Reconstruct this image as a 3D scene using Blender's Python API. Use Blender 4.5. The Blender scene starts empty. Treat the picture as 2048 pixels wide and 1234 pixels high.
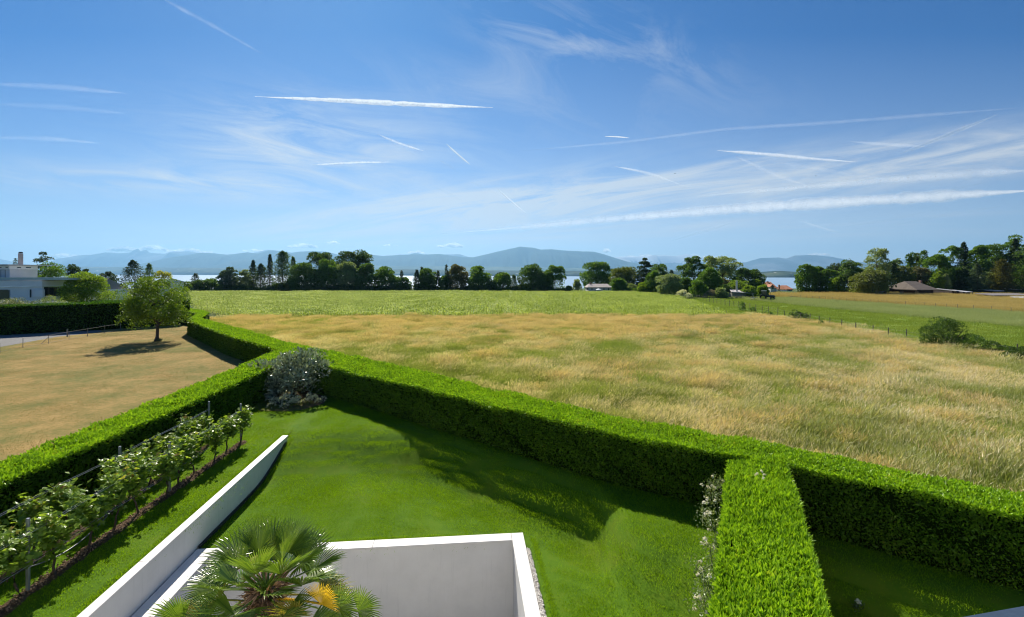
import bpy, math, random
import numpy as np
from mathutils import Vector
R = math.radians
scene = bpy.context.scene
# ---------------------------------------------------------------- camera
F = 960.0; CU = 1024.0; HV = 546.0; EYE = 8.0      # focal length in photo pixels, centre column, horizon row, eye height (m)
cam_d = bpy.data.cameras.new('camera'); cam = bpy.data.objects.new('camera', cam_d); scene.collection.objects.link(cam)
cam.location = (0, 0, EYE); cam.rotation_euler = (R(90), 0, 0)
cam_d.sensor_width = 36; cam_d.lens = 36*F/2048; cam_d.shift_y = -(617-HV)/2048
cam_d.clip_start = 0.1; cam_d.clip_end = 600000
scene.camera = cam
# ---------------------------------------------------------------- sky, sun, exposure
SUN_AZ, SUN_EL = -19.0, 39.0                        # degrees right of straight ahead, above horizon
world = bpy.data.worlds.new('World'); scene.world = world; world.use_nodes = True
sd = bpy.data.lights.new('sun', 'SUN'); sun = bpy.data.objects.new('sun', sd); scene.collection.objects.link(sun)
sd.energy = 5.0; sd.angle = R(0.55); sd.color = (1.0, 0.93, 0.80)
_s = Vector((math.sin(R(SUN_AZ))*math.cos(R(SUN_EL)), math.cos(R(SUN_AZ))*math.cos(R(SUN_EL)), math.sin(R(SUN_EL))))
sun.rotation_euler = _s.to_track_quat('Z', 'Y').to_euler()
sun.location = (0, 0, 60)
scene.view_settings.view_transform = 'Standard'; scene.view_settings.look = 'None'
scene.view_settings.exposure = 0.68; scene.view_settings.gamma = 1.0
scene.render.engine = 'CYCLES'
cy = scene.cycles
cy.max_bounces = 7; cy.diffuse_bounces = 3; cy.glossy_bounces = 2; cy.transmission_bounces = 4
cy.transparent_max_bounces = 24; cy.volume_bounces = 0; cy.use_denoising = True; cy.caustics_reflective = False; cy.caustics_refractive = False
cy.sample_clamp_indirect = 4.0; cy.filter_width = 1.1; cy.denoising_prefilter = 'ACCURATE'; cy.use_adaptive_sampling = False

class E:
    """tiny expression builder on math nodes"""
    def __init__(s, nt, v): s.nt, s.v = nt, v
    def op(s, o, b=None, c=None):
        n = s.nt.nodes.new('ShaderNodeMath'); n.operation = o
        for i, x in enumerate((s, b, c)):
            if x is None: continue
            x = x.v if isinstance(x, E) else x
            if isinstance(x, (int, float)): n.inputs[i].default_value = x
            else: s.nt.links.new(x, n.inputs[i])
        return E(s.nt, n.outputs[0])
    def __add__(s, b): return s.op('ADD', b)
    def __sub__(s, b): return s.op('SUBTRACT', b)
    def __mul__(s, b): return s.op('MULTIPLY', b)
    def __truediv__(s, b): return s.op('DIVIDE', b)
    __radd__ = __add__; __rmul__ = __mul__
def ramp(nt, fac, stops, interp='LINEAR'):
    n = nt.nodes.new('ShaderNodeValToRGB'); cr = n.color_ramp; cr.interpolation = interp
    while len(cr.elements) < len(stops): cr.elements.new(0.5)
    for e, (p, c) in zip(cr.elements, stops):
        e.position = p; e.color = (c, c, c, 1) if isinstance(c, (int, float)) else (*c[:3], 1)
    nt.links.new(fac.v if isinstance(fac, E) else fac, n.inputs['Fac']); return n.outputs['Color']
def mixc(nt, fac, a, b, mode='MIX'):
    n = nt.nodes.new('ShaderNodeMix'); n.data_type = 'RGBA'; n.blend_type = mode
    for i, x in ((0, fac), (6, a), (7, b)):
        x = x.v if isinstance(x, E) else x
        if isinstance(x, (int, float)): n.inputs[i].default_value = x
        elif isinstance(x, tuple): n.inputs[i].default_value = (*x[:3], 1)
        else: nt.links.new(x, n.inputs[i])
    return n.outputs[2]
def noise(nt, vec, scale, detail=4, rough=.55, dist=0.0):
    n = nt.nodes.new('ShaderNodeTexNoise')
    n.inputs['Scale'].default_value = scale; n.inputs['Detail'].default_value = detail
    n.inputs['Roughness'].default_value = rough; n.inputs['Distortion'].default_value = dist
    if vec is not None: nt.links.new(vec, n.inputs['Vector'])
    return n.outputs['Fac']
def comb(nt, x, y, z=0.0):
    n = nt.nodes.new('ShaderNodeCombineXYZ')
    for i, v in enumerate((x, y, z)):
        v = v.v if isinstance(v, E) else v
        if isinstance(v, (int, float)): n.inputs[i].default_value = v
        else: nt.links.new(v, n.inputs[i])
    return n.outputs[0]

def build_world():
    nt = world.node_tree; nt.nodes.clear()
    out = nt.nodes.new('ShaderNodeOutputWorld'); bg = nt.nodes.new('ShaderNodeBackground')
    nt.links.new(bg.outputs[0], out.inputs[0]); bg.inputs['Strength'].default_value = SKY_STRENGTH
    sky = nt.nodes.new('ShaderNodeTexSky'); sky.sky_type = 'NISHITA'; sky.sun_disc = False
    sky.sun_elevation = R(SUN_EL); sky.sun_rotation = R(SUN_AZ)
    sky.altitude = 400; sky.air_density = 1.0; sky.dust_density = 0.25; sky.ozone_density = 4.5
    tc = nt.nodes.new('ShaderNodeTexCoord'); sp = nt.nodes.new('ShaderNodeSeparateXYZ')
    nt.links.new(tc.outputs['Generated'], sp.inputs[0])
    x, y, z = (E(nt, sp.outputs[i]) for i in range(3))
    yy = y.op('MAXIMUM', 0.08); X = x/yy; Z = z/yy
    def px(u): return (u-CU)/F
    def pv(v): return (HV-v)/F
    def blob(u, v, su, sv, ang=0.0):             # soft patch of cirrus centred on a direction
        ca, sa = math.cos(R(ang)), math.sin(R(ang))
        dx = X - px(u); dz = Z - pv(v)
        a = (dx*ca + dz*sa)*(F/su); b = (dz*ca - dx*sa)*(F/sv)
        return (((a*a) + (b*b))*-1.0).op('EXPONENT')
    def streak(ang, kx, ky, sc, det=9, rough=.66, dist=.9, off=0.0):
        ca, sa = math.cos(R(ang)), math.sin(R(ang))
        v = comb(nt, (X*ca+Z*sa)*kx + off, (Z*ca-X*sa)*ky, off)
        return E(nt, noise(nt, v, sc, det, rough, dist))
    n1 = streak(-9, 1.0, 6.0, 3.2); n2 = streak(9, .9, 8.0, 3.0, off=7.3); n3 = streak(-25, 1, 2.2, 4.0, off=3.1, rough=.65)
    n4 = streak(3, .5, 9, 2.4, off=11.0)
    def sharp(n, lo, hi): return E(nt, ramp(nt, n, [(lo, 0.0), (hi, 1.0)]))
    f1 = sharp(n1, .40, .66); f2 = sharp(n2, .38, .66); f3 = sharp(n3, .44, .74); f4 = sharp(n4, .40, .70)
    m = blob(620, 290, 280, 85, -4)*f1*.85
    m = m + blob(330, 365, 420, 30, -3)*f1*.7
    m = m + blob(900, 425, 440, 48, 6)*f2*1.15
    m = m + blob(1250, 375, 330, 38, 8)*f2*.85
    m = m + blob(1850, 320, 420, 48, 8)*f2*1.0
    m = m + blob(1100, 70, 140, 70, -20)*f3*.6
    m = m + blob(1330, 110, 180, 60, -20)*f3*.42
    m = m + blob(1050, 200, 300, 60, -10)*f3*.3
    m = m + blob(1024, 470, 1500, 35, 1)*f4*.75
    m = m + blob(950, 440, 900, 60, 5)*.16 + blob(300, 370, 420, 45, -2)*.12 + blob(1750, 350, 500, 60, 8)*.14 + blob(600, 300, 260, 80, 0)*.10
    m = m + blob(560, 0, 330, 190, 0)*.06
    c = mixc(nt, 1.0, sky.outputs[0], SKY_TINT, 'MULTIPLY')
    low = E(nt, ramp(nt, Z, [(0.0, 1.0), (.08, .62), (.16, .36), (.30, .16), (.5, 0.0)]))   # pale air low over the lake
    c = mixc(nt, low*.72, c, SKY_LOW)
    c = mixc(nt, m.op('MINIMUM', .9), c, CIRRUS_COL)
    nt.links.new(c, bg.inputs['Color'])
SKY_STRENGTH = 0.044; SKY_TINT = (0.23, 0.70, 1.16); CIRRUS_COL = (9.4, 9.9, 10.4); SKY_LOW = (12.5, 13.0, 12.6)
build_world()

# ---------------------------------------------------------------- helpers
col = scene.collection
def G(u, v, z=0.0):
    y = F*(EYE-z)/(v-HV); return np.array([(u-CU)/F*y, y, z])
def P(u, v, y): return np.array([(u-CU)/F*y, y, EYE+(HV-v)/F*y])
def setp(o, label=None, cat=None, group=None, kind=None):
    if label: o['label'] = label
    if cat: o['category'] = cat
    if group: o['group'] = group
    if kind: o['kind'] = kind
    return o
def link(name, me, mat=None, parent=None, loc=None):
    o = bpy.data.objects.new(name, me); col.objects.link(o)
    if mat is not None and me is not None:
        for m in (mat if isinstance(mat, (list, tuple)) else [mat]): me.materials.append(m)
    if loc is not None: o.location = loc
    if parent is not None: o.parent = parent
    return o
def empty(name, loc, label=None, cat=None, group=None, rz=0.0):
    o = bpy.data.objects.new(name, None); col.objects.link(o); o.location = loc; o.rotation_euler = (0, 0, rz)
    o.empty_display_size = .3
    return setp(o, label, cat, group)
def mesh_np(name, V, Fc, smooth=False, rnd=None, midx=None):
    """V (n,3); Fc: array (m,k) or list of such arrays"""
    V = np.asarray(V, np.float32)
    if isinstance(Fc, np.ndarray): Fc = [Fc]
    me = bpy.data.meshes.new(name)
    nl = sum(f.size for f in Fc); nf = sum(len(f) for f in Fc)
    me.vertices.add(len(V)); me.vertices.foreach_set('co', V.ravel())
    me.loops.add(nl); me.loops.foreach_set('vertex_index', np.concatenate([f.ravel() for f in Fc]).astype(np.int32))
    me.polygons.add(nf)
    tot = np.concatenate([np.full(len(f), f.shape[1]) for f in Fc]); st = np.concatenate([[0], np.cumsum(tot)[:-1]])
    me.polygons.foreach_set('loop_start', st.astype(np.int32))
    if midx is not None: me.polygons.foreach_set('material_index', np.asarray(midx, np.int32))
    me.update(calc_edges=True)
    me.polygons.foreach_set('use_smooth', np.full(nf, smooth))
    if rnd is not None:
        a = me.attributes.new('rnd', 'FLOAT', 'FACE'); a.data.foreach_set('value', np.asarray(rnd, np.float32))
    me.validate()
    return me
class MB:
    """collects boxes, tubes and grids into one mesh"""
    def __init__(s): s.V = []; s.Q = []; s.T = []; s.n = 0
    def add(s, V, q=None, t=None):
        V = np.asarray(V, float).reshape(-1, 3)
        if q is not None and len(q): s.Q.append(np.asarray(q)+s.n)
        if t is not None and len(t): s.T.append(np.asarray(t)+s.n)
        s.V.append(V); s.n += len(V); return s
    def box(s, x0, x1, y0, y1, z0, z1, M=None, bev=0.0):
        if bev > 0 and min(x1-x0, y1-y0, z1-z0) > 2.2*bev:      # chamfered box
            b = bev; V = []; q = []; t = []
            c = [(x0, x1), (y0, y1), (z0, z1)]
            idx = {}
            for i in (0, 1):
                for j in (0, 1):
                    for k in (0, 1):
                        p = [c[0][i], c[1][j], c[2][k]]; sgn = [(1, -1)[i], (1, -1)[j], (1, -1)[k]]
                        for a in range(3):
                            r = [p[m] + (sgn[m]*b if m != a else 0) for m in range(3)]
                            idx[(i, j, k, a)] = len(V); V.append(r)
            def I(i, j, k, a): return idx[(i, j, k, a)]
            for a in range(3):
                for e in (0, 1):
                    cc = []
                    for (m, n) in ((0, 0), (1, 0), (1, 1), (0, 1)):
                        ii = [0, 0, 0]; ii[a] = e; o = [w for w in range(3) if w != a]; ii[o[0]] = m; ii[o[1]] = n
                        cc.append(I(*ii, a))
                    q.append(cc)
            for a in range(3):
                o = [w for w in range(3) if w != a]
                for m in (0, 1):
                    for n in (0, 1):
                        A = [0, 0, 0]; B = [0, 0, 0]; A[o[0]] = B[o[0]] = m; A[o[1]] = B[o[1]] = n; A[a] = 0; B[a] = 1
                        q.append([I(*A, o[0]), I(*B, o[0]), I(*B, o[1]), I(*A, o[1])])
            for i in (0, 1):
                for j in (0, 1):
                    for k in (0, 1): t.append([I(i, j, k, 0), I(i, j, k, 1), I(i, j, k, 2)])
            V = np.array(V, float)
        else:
            V = np.array([[x, y, z] for z in (z0, z1) for y in (y0, y1) for x in (x0, x1)], float)
            q = [[0, 2, 3, 1], [4, 5, 7, 6], [0, 1, 5, 4], [2, 6, 7, 3], [0, 4, 6, 2], [1, 3, 7, 5]]; t = None
        if M is not None: V = V @ np.asarray(M[0]).T + np.asarray(M[1])
        return s.add(V, q, t)
    def prism(s, pts, z0, z1):
        n = len(pts); P2 = np.asarray(pts, float)
        V = np.vstack([np.c_[P2, np.full(n, z0)], np.c_[P2, np.full(n, z1)]])
        q = [[i, (i+1) % n, n+(i+1) % n, n+i] for i in range(n)]
        s.add(V, q)
        if n == 4: s.Q.append(np.array([[3, 2, 1, 0], [4, 5, 6, 7]])+s.n-8)
        else:
            s.add([P2.mean(0).tolist()+[z1]], None, None); c = s.n-1; b = s.n-1-2*n
            s.T.append(np.array([[b+n+i, b+n+(i+1) % n, c] for i in range(n)]))
        return s
    def tube(s, pts, rad, k=8, cap=True):
        pts = np.asarray(pts, float); n = len(pts); rad = np.broadcast_to(rad, (n,)).astype(float)
        T = np.gradient(pts, axis=0); T /= np.linalg.norm(T, axis=1)[:, None]+1e-9
        up = np.array([0, 0, 1.]) if abs(T[0, 2]) < .9 else np.array([1., 0, 0])
        A = np.cross(T, up); A /= np.linalg.norm(A, axis=1)[:, None]+1e-9; B = np.cross(T, A)
        a = np.linspace(0, 2*np.pi, k, endpoint=False)
        V = pts[:, None] + rad[:, None, None]*(A[:, None]*np.cos(a)[None, :, None]+B[:, None]*np.sin(a)[None, :, None])
        i = np.arange(n-1)[:, None]*k; j = np.arange(k)[None]; j2 = (j+1) % k
        q = np.stack([i+j, i+j2, i+k+j2, i+k+j], -1).reshape(-1, 4)
        V = V.reshape(-1, 3); t = []
        if cap:
            V = np.vstack([V, pts[:1], pts[-1:]]); c0, c1 = n*k, n*k+1
            t = [[(jj+1) % k, jj, c0] for jj in range(k)] + [[(n-1)*k+jj, (n-1)*k+(jj+1) % k, c1] for jj in range(k)]
        return s.add(V, q, t)
    def cyl(s, c, r, h, axis=2, k=24):
        c = np.asarray(c, float); d = np.zeros(3); d[axis] = 1
        return s.tube([c-d*h/2, c+d*h/2], r, k)
    def build(s, name, mat=None, parent=None, smooth=False, loc=None):
        fc = []
        if s.Q: fc.append(np.concatenate(s.Q))
        if s.T: fc.append(np.concatenate(s.T))
        V = np.vstack(s.V)
        if loc is not None: V = V-np.asarray(loc)
        return link(name, mesh_np(name, V, fc, smooth), mat, parent)
# ---------------------------------------------------------------- materials
_m = {}
def mat_new(name):
    m = bpy.data.materials.new(name); m.use_nodes = True; nt = m.node_tree; nt.nodes.clear()
    out = nt.nodes.new('ShaderNodeOutputMaterial'); return m, nt, out
def geo_pos(nt): return nt.nodes.new('ShaderNodeNewGeometry').outputs['Position']
def obj_co(nt): return nt.nodes.new('ShaderNodeTexCoord').outputs['Object']
def bump(nt, h, strength=.3, dist=.05):
    b = nt.nodes.new('ShaderNodeBump'); b.inputs['Strength'].default_value = strength; b.inputs['Distance'].default_value = dist
    nt.links.new(h.v if isinstance(h, E) else h, b.inputs['Height']); return b.outputs[0]
def princ(nt, out, color, rough=.6, metal=0.0, spec=.5, normal=None):
    p = nt.nodes.new('ShaderNodeBsdfPrincipled')
    if isinstance(color, tuple): p.inputs['Base Color'].default_value = (*color, 1)
    else: nt.links.new(color, p.inputs['Base Color'])
    if isinstance(rough, (int, float)): p.inputs['Roughness'].default_value = rough
    else: nt.links.new(rough, p.inputs['Roughness'])
    p.inputs['Metallic'].default_value = metal; p.inputs['Specular IOR Level'].default_value = spec
    if normal is not None: nt.links.new(normal, p.inputs['Normal'])
    nt.links.new(p.outputs[0], out.inputs[0]); return p
def solid(name, c, rough=.6, metal=0.0, var=.12, scale=3.0, bmp=.1, spec=.5):
    """plain material with slight mottling"""
    if name in _m: return _m[name]
    m, nt, out = mat_new(name); v = obj_co(nt)
    n = noise(nt, v, scale, 6, .65)
    cc = ramp(nt, n, [(.3, tuple(x*(1-var) for x in c)), (.7, tuple(min(1, x*(1+var)) for x in c))])
    n2 = noise(nt, v, scale*9, 3)
    princ(nt, out, cc, rough, metal, spec, bump(nt, n2, bmp, .02)); _m[name] = m; return m
def leafmat(name, c0, c1, tr=.35, rough=.45, spec=.4, nscale=.6, tboost=1.4, extra=None, thr=.86):
    """leaf: colour varies leaf by leaf and clump by clump; part of the light passes through"""
    if name in _m: return _m[name]
    m, nt, out = mat_new(name)
    at = nt.nodes.new('ShaderNodeAttribute'); at.attribute_name = 'rnd'
    n = noise(nt, geo_pos(nt), nscale, 3)
    f = E(nt, at.outputs['Fac'])*.65 + E(nt, n)*.7 - .18
    stops = [(0.1, c0), (.85, c1)]
    if extra: stops = [(0.08, c0), (thr-.08, c1), (thr+.05, extra)]
    c = ramp(nt, f, stops)
    p = nt.nodes.new('ShaderNodeBsdfPrincipled'); nt.links.new(c, p.inputs['Base Color'])
    p.inputs['Roughness'].default_value = rough; p.inputs['Specular IOR Level'].default_value = spec
    t = nt.nodes.new('ShaderNodeBsdfTranslucent')
    ct = mixc(nt, 1.0, c, (tboost*1.05, tboost, tboost*.45), 'MULTIPLY'); nt.links.new(ct, t.inputs['Color'])
    mx = nt.nodes.new('ShaderNodeMixShader'); mx.inputs[0].default_value = tr
    nt.links.new(p.outputs[0], mx.inputs[1]); nt.links.new(t.outputs[0], mx.inputs[2]); nt.links.new(mx.outputs[0], out.inputs[0])
    _m[name] = m; return m
bark = solid('bark', (.10, .075, .055), .9, var=.35, scale=6, bmp=.6)
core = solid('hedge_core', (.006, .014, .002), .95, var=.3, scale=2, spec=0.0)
# ---------------------------------------------------------------- foliage
def unit(a): return a/(np.linalg.norm(a, axis=-1, keepdims=True)+1e-9)
def rdir(rng, n): return unit(rng.normal(size=(n, 3)))
def leaf_quads(C, D, L, W, rng, fold=.18, Nrm=None):
    """pointed folded leaves: base C, direction D, length L, width W"""
    n = len(C); D = unit(D); L = np.broadcast_to(L, (n,))[:, None]; W = np.broadcast_to(W, (n,))[:, None]
    A = Nrm if Nrm is not None else rdir(rng, n)
    B = unit(np.cross(D, A)); N = np.cross(B, D)
    V = np.stack([C, C+D*L*.45+B*W*.5+N*W*fold, C+D*L, C+D*L*.45-B*W*.5+N*W*fold], 1).reshape(-1, 3)
    q = np.arange(4*n).reshape(n, 4)
    return V, q
def leaf_mesh(name, C, D, L, W, rng, fold=.18, Nrm=None):
    V, q = leaf_quads(C, D, L, W, rng, fold, Nrm)
    return mesh_np(name, V, q, False, rng.random(len(q)))
# ================================================================ THE GROUND
def sstep(a, b, x):
    t = np.clip((x-a)/(b-a), 0, 1); return t*t*(3-2*t)
def fbm2(x, y, seed=0, octs=4, f=1.0):
    """cheap smooth noise from rotated sines"""
    r = np.random.default_rng(seed); o = np.zeros(np.broadcast(x, y).shape); a = 1.0
    for k in range(octs):
        for _ in range(3):
            th = r.uniform(0, 6.28); ph = r.uniform(0, 6.28); ff = f*r.uniform(.7, 1.4)
            o = o + a*np.sin((x*math.cos(th)+y*math.sin(th))*ff+ph)/3
        a *= .5; f *= 2.1
    return o
LK = -35.0
def terr(x, y):
    return -46*sstep(195, 1120, y) + .0*x
# house axes: a runs along the long wall, b across it
HA = np.array([-.0931, .99566]); HB = np.array([.99566, .0931])
def st(s, t): return HB*s+HA*t
WS = -8.78      # centre line of the long wall
def lawn_h(x, y):
    s = x*HB[0]+y*HB[1]; t = x*HA[0]+y*HA[1]
    n = np.array([-.629, -.777]); d1 = (x+12.9)*n[0]+(y-31.8)*n[1]
    k = sstep(2.7, 3.8, x); f1 = sstep(.3, 2.4, d1)*(1-k)+sstep(2.0, 6.2, d1)*k
    f2 = sstep(24.6, 19.5, y-.2*(x+11))
    f3 = 1-sstep(0, 1.6, x-(3.5+(y-8.37)*.495))
    g = -(1.0+.24*np.exp(-((d1-3.0)/1.5)**2)*(1-k)*sstep(-12, -7, x))*f1*f2*f3-.75*sstep(.2, 1.8, d1)*(1-f3)  # basin bulge and right-hand drop shaped to stretch the hedge shadows
    g = np.where(s < WS, .06, g+.06)
    return g + .010*fbm2(x, y, 5, 3, .9)*sstep(13.5, 12, np.abs(x-0))
# ---- material: mown garden lawn
def grass_soil(name, cols, sc=(.25, 1.4, 9.0), rough=.95, b=.5, bd=.04):
    if name in _m: return _m[name]
    m, nt, out = mat_new(name); v = geo_pos(nt)
    n = E(nt, noise(nt, v, sc[0], 5, .6))*.5 + E(nt, noise(nt, v, sc[1], 5, .65))*.35 + E(nt, noise(nt, v, sc[2], 3, .7))*.25
    k = len(cols); c = ramp(nt, n, [(.36+.34*i/(k-1), cc) for i, cc in enumerate(cols)])
    princ(nt, out, c, rough, 0, .1, bump(nt, noise(nt, v, sc[2]*2.5, 4, .7), b, bd)); _m[name] = m; return m
M_lawn = grass_soil('lawn_green', [(.045, .10, .005), (.08, .165, .007), (.12, .18, .010)], (.35, 2.0, 14.))
M_dry = grass_soil('dry_lawn', [(.10, .13, .03), (.17, .16, .045), (.31, .215, .075), (.42, .28, .11)], (.11, .6, 4.), b=.4)
M_mead = grass_soil('meadow_floor', [(.10, .11, .025), (.20, .17, .05), (.27, .21, .08)], (.12, .9, 6.))
M_past = grass_soil('pasture_green', [(.12, .19, .02), (.17, .25, .035), (.22, .28, .06)], (.06, .4, 3.))
M_past2 = grass_soil('pasture_seedheads', [(.17, .24, .08), (.24, .30, .13), (.30, .33, .16)], (.08, .5, 4.))
M_straw = grass_soil('straw_field', [(.28, .20, .07), (.40, .28, .10), (.46, .33, .14)], (.05, .5, 4.))
M_cornsoil = grass_soil('corn_soil', [(.05, .07, .02), (.09, .12, .03), (.12, .10, .05)], (.2, 1., 6.))
M_land = grass_soil('far_land', [(.04, .07, .02), (.07, .11, .03), (.12, .14, .05)], (.01, .05, .3))
M_mulch = grass_soil('mulch', [(.035, .022, .014), (.10, .065, .04), (.22, .15, .10)], (2., 14., 60.), b=.8)
M_road = grass_soil('asphalt', [(.18, .175, .17), (.23, .225, .22)], (.5, 5., 60.), rough=.85, b=.15, bd=.01)

def sheet(name, poly, z, mat, kind='structure'):
    V = np.array([[p[0], p[1], z] for p in poly]); me = bpy.data.meshes.new(name)
    me.from_pydata([tuple(v) for v in V], [], [list(range(len(V)))]); me.update()
    o = link(name, me, mat); o['kind'] = kind; return o
# one land sheet out to the lake, left open under the garden basin
ax = np.concatenate([-np.geomspace(60, 60000, 26)[::-1], np.arange(-59.5, 60, .5), np.geomspace(60, 60000, 26)])
ay = np.concatenate([-np.geomspace(12, 6000, 12)[::-1], np.arange(-11.5, 60, .5), np.arange(60, 260, 10), np.geomspace(262, 1200, 30), [60000.]])
XX, YY = np.meshgrid(ax, ay); ZZ = terr(XX, YY)
nx, ny = len(ax), len(ay)
idx = np.arange(nx*ny).reshape(ny, nx)
q = np.stack([idx[:-1, :-1], idx[:-1, 1:], idx[1:, 1:], idx[1:, :-1]], -1)
cxm = (XX[:-1, :-1]+XX[1:, 1:])/2; cym = (YY[:-1, :-1]+YY[1:, 1:])/2
GARDEN = [(-14.6, -10), (-14.9, 22), (-17.4, 37.2), (-13.2, 32.6), (7.4, 16.1), (8.7, 15.8), (13.2, 12.0), (30, -3), (30, -10)]
def inpoly(x, y, poly):
    r = np.zeros(np.shape(x), bool); n = len(poly)
    for i in range(n):
        x1, y1 = poly[i]; x2, y2 = poly[(i+1) % n]
        c = ((y1 > y) != (y2 > y)) & (x < (x2-x1)*(y-y1)/(y2-y1+1e-12)+x1); r ^= c
    return r
hole = inpoly(cxm, cym, GARDEN)
o = link('ground', mesh_np('ground', np.stack([XX, YY, ZZ], -1).reshape(-1, 3), q[~hole]), M_land); o['kind'] = 'structure'
# garden lawn in two level pieces either side of the long wall, open over the courtyard
CY_S0, CY_S1, CY_T = -8.66, 1.70, 16.12
V = []; Q = []; nb = 0
for (s0, s1) in ((-17.2, WS), (WS, 30.0)):
    S = np.unique(np.concatenate([np.arange(s0, s1, .2), [s1, CY_S1 if s1 > 0 else s1]])); T = np.unique(np.concatenate([np.arange(-9.8, 38.6, .2), [CY_T]]))
    SS, TT = np.meshgrid(S, T); X = HB[0]*SS+HA[0]*TT; Y = HB[1]*SS+HA[1]*TT
    Z = lawn_h(X + (-.01 if s1 <= WS else .01), Y)
    id2 = np.arange(X.size).reshape(X.shape)
    qq = np.stack([id2[:-1, :-1], id2[:-1, 1:], id2[1:, 1:], id2[1:, :-1]], -1)
    sm = (SS[:-1, :-1]+SS[1:, 1:])/2; tm = (TT[:-1, :-1]+TT[1:, 1:])/2
    xm = HB[0]*sm+HA[0]*tm; ym = HB[1]*sm+HA[1]*tm
    keep = ~((sm > CY_S0-.12) & (sm < CY_S1) & (tm < CY_T))
    G2 = [(-15.6, -11), (-15.9, 22), (-18.2, 38.6), (-12.6, 33.2), (7.8, 16.9), (8.7, 16.6), (14.3, 12.3), (31, -2), (31, -11)]
    keep &= inpoly(xm, ym, G2)
    V.append(np.stack([X, Y, Z], -1).reshape(-1, 3)); Q.append(qq[keep]+nb); nb += X.size
o = link('lawn', mesh_np('lawn', np.vstack(V), np.vstack(Q), True), M_lawn); o['kind'] = 'structure'

HB_BACK = [(-54.6, 81.5), (-46.3, 73.5), (-41.5, 63.9), (-26.5, 49.0), (-20.3, 42.3), (-17.6, 40.0), (-9.4, 33.1), (-2.0, 25.9), (3.8, 20.6), (9.5, 16.7), (14.2, 12.9), (22.5, 5.8), (27, 2)]
HB_FRONT = [(-55.6, 79.8), (-46.8, 71.6), (-41.6, 61.6), (-27.6, 46.6), (-19.3, 38.6), (-16.2, 35.6), (-12.9, 31.8), (-2.95, 23.6), (3.35, 18.3), (7.9, 15.5), (12.7, 11.95), (21.2, 4.6), (25.7, .8)]
MEAD = [(-46.5, 73), (-41, 63.5), (-26, 49), (-19, 42), (-9.2, 33.3), (-1.8, 26.1), (3.9, 20.8), (9.6, 16.9), (14.4, 13.1), (22.6, 6), (30, -2), (60, -2), (60, 20), (45.3, 42), (45.3, 62), (46.0, 72), (43.5, 84), (-46.7, 82), (-50, 78)]
sheet('meadow_ground', MEAD, .004, M_mead)
CORN = [(-46.7, 82), (-52, 86), (-68, 104), (-130, 188), (60, 190), (56, 165), (50, 146), (45.5, 118), (38.5, 84.5)]
sheet('corn_field_ground', CORN, .006, M_cornsoil)
sheet('neighbour_lawn', [(-80, -5), (-15.9, -5), (-16.2, 18), (-17.6, 37), (-20, 40), (-27, 47.4), (-41.6, 62.6), (-47, 72), (-53, 76), (-66, 70), (-80, 64)], .004, M_dry)
# fields to the right of the track
FENCE = [(44.6, 36), (44.9, 42), (44.7, 62), (49.0, 90), (56.0, 150), (58, 172)]
sheet('pasture', [(44.9, 20), (44.9, 42), (44.7, 62), (49.0, 90), (56.0, 150), (58, 178), (84, 178), (87, 150), (99, 93.6), (112, 40), (120, 20)], .005, M_past)
sheet('track_verge', [(43.6, 84), (46.0, 72), (44.9, 64), (48.8, 90), (55.9, 150), (57.8, 172), (50, 172), (50.4, 146), (46, 118), (39, 84.6)], .005, M_past)
sheet('uncut_grass_strip', [(70, 150), (87, 150), (99, 93.6), (112, 40), (84, 40), (76, 60), (72, 100)], .009, M_past2)
sheet('straw_field', [(87, 152), (84, 178), (200, 172), (210, 110), (160, 60), (113, 40), (99.4, 94)], .007, M_straw)
rd = [(-80, 60.2), (-66, 63.5), (-58.5, 65.6), (-56, 63.6), (-58, 58.5), (-60, 53), (-66, 47), (-80, 40)]
rd = [(-90, 67), (-66, 66.6), (-57.5, 67), (-55.5, 65.0), (-57.0, 60.2), (-55.3, 52.0), (-70, 44), (-90, 38)]
sheet('road', rd, .012, M_road)
# painted bands on the road
mk = MB()
for k in range(3):
    a = G(30+k*9, 680.5+k*1.2, .02); b_ = G(88+k*7, 675.5+k*1.0, .02)
    d = np.array([.12, .22, 0]); mk.add([a-d, b_-d, b_+d, a+d], [[0, 1, 2, 3]])
o = mk.build('road_markings', solid('road_paint', (.75, .75, .73), .7)); o['kind'] = 'structure'
# lake
def lake_mat():
    m, nt, out = mat_new('lake_water'); v = geo_pos(nt)
    mp = nt.nodes.new('ShaderNodeMapping'); mp.inputs['Scale'].default_value = (.004, .03, 1); nt.links.new(v, mp.inputs[0])
    n = noise(nt, mp.outputs[0], 1.0, 8, .7)
    c = ramp(nt, noise(nt, mp.outputs[0], .08, 3, .5), [(.35, (.22, .34, .46)), (.65, (.27, .39, .50))])
    p = princ(nt, out, c, .45, 0, .12, bump(nt, n, .12, 2.0)); return m
o = link('lake', mesh_np('lake', np.array([[-60000, 700, LK], [60000, 700, LK], [60000, 25500, LK], [-60000, 25500, LK]], float), np.array([[0, 1, 2, 3]])), lake_mat()); o['kind'] = 'structure'
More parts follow.
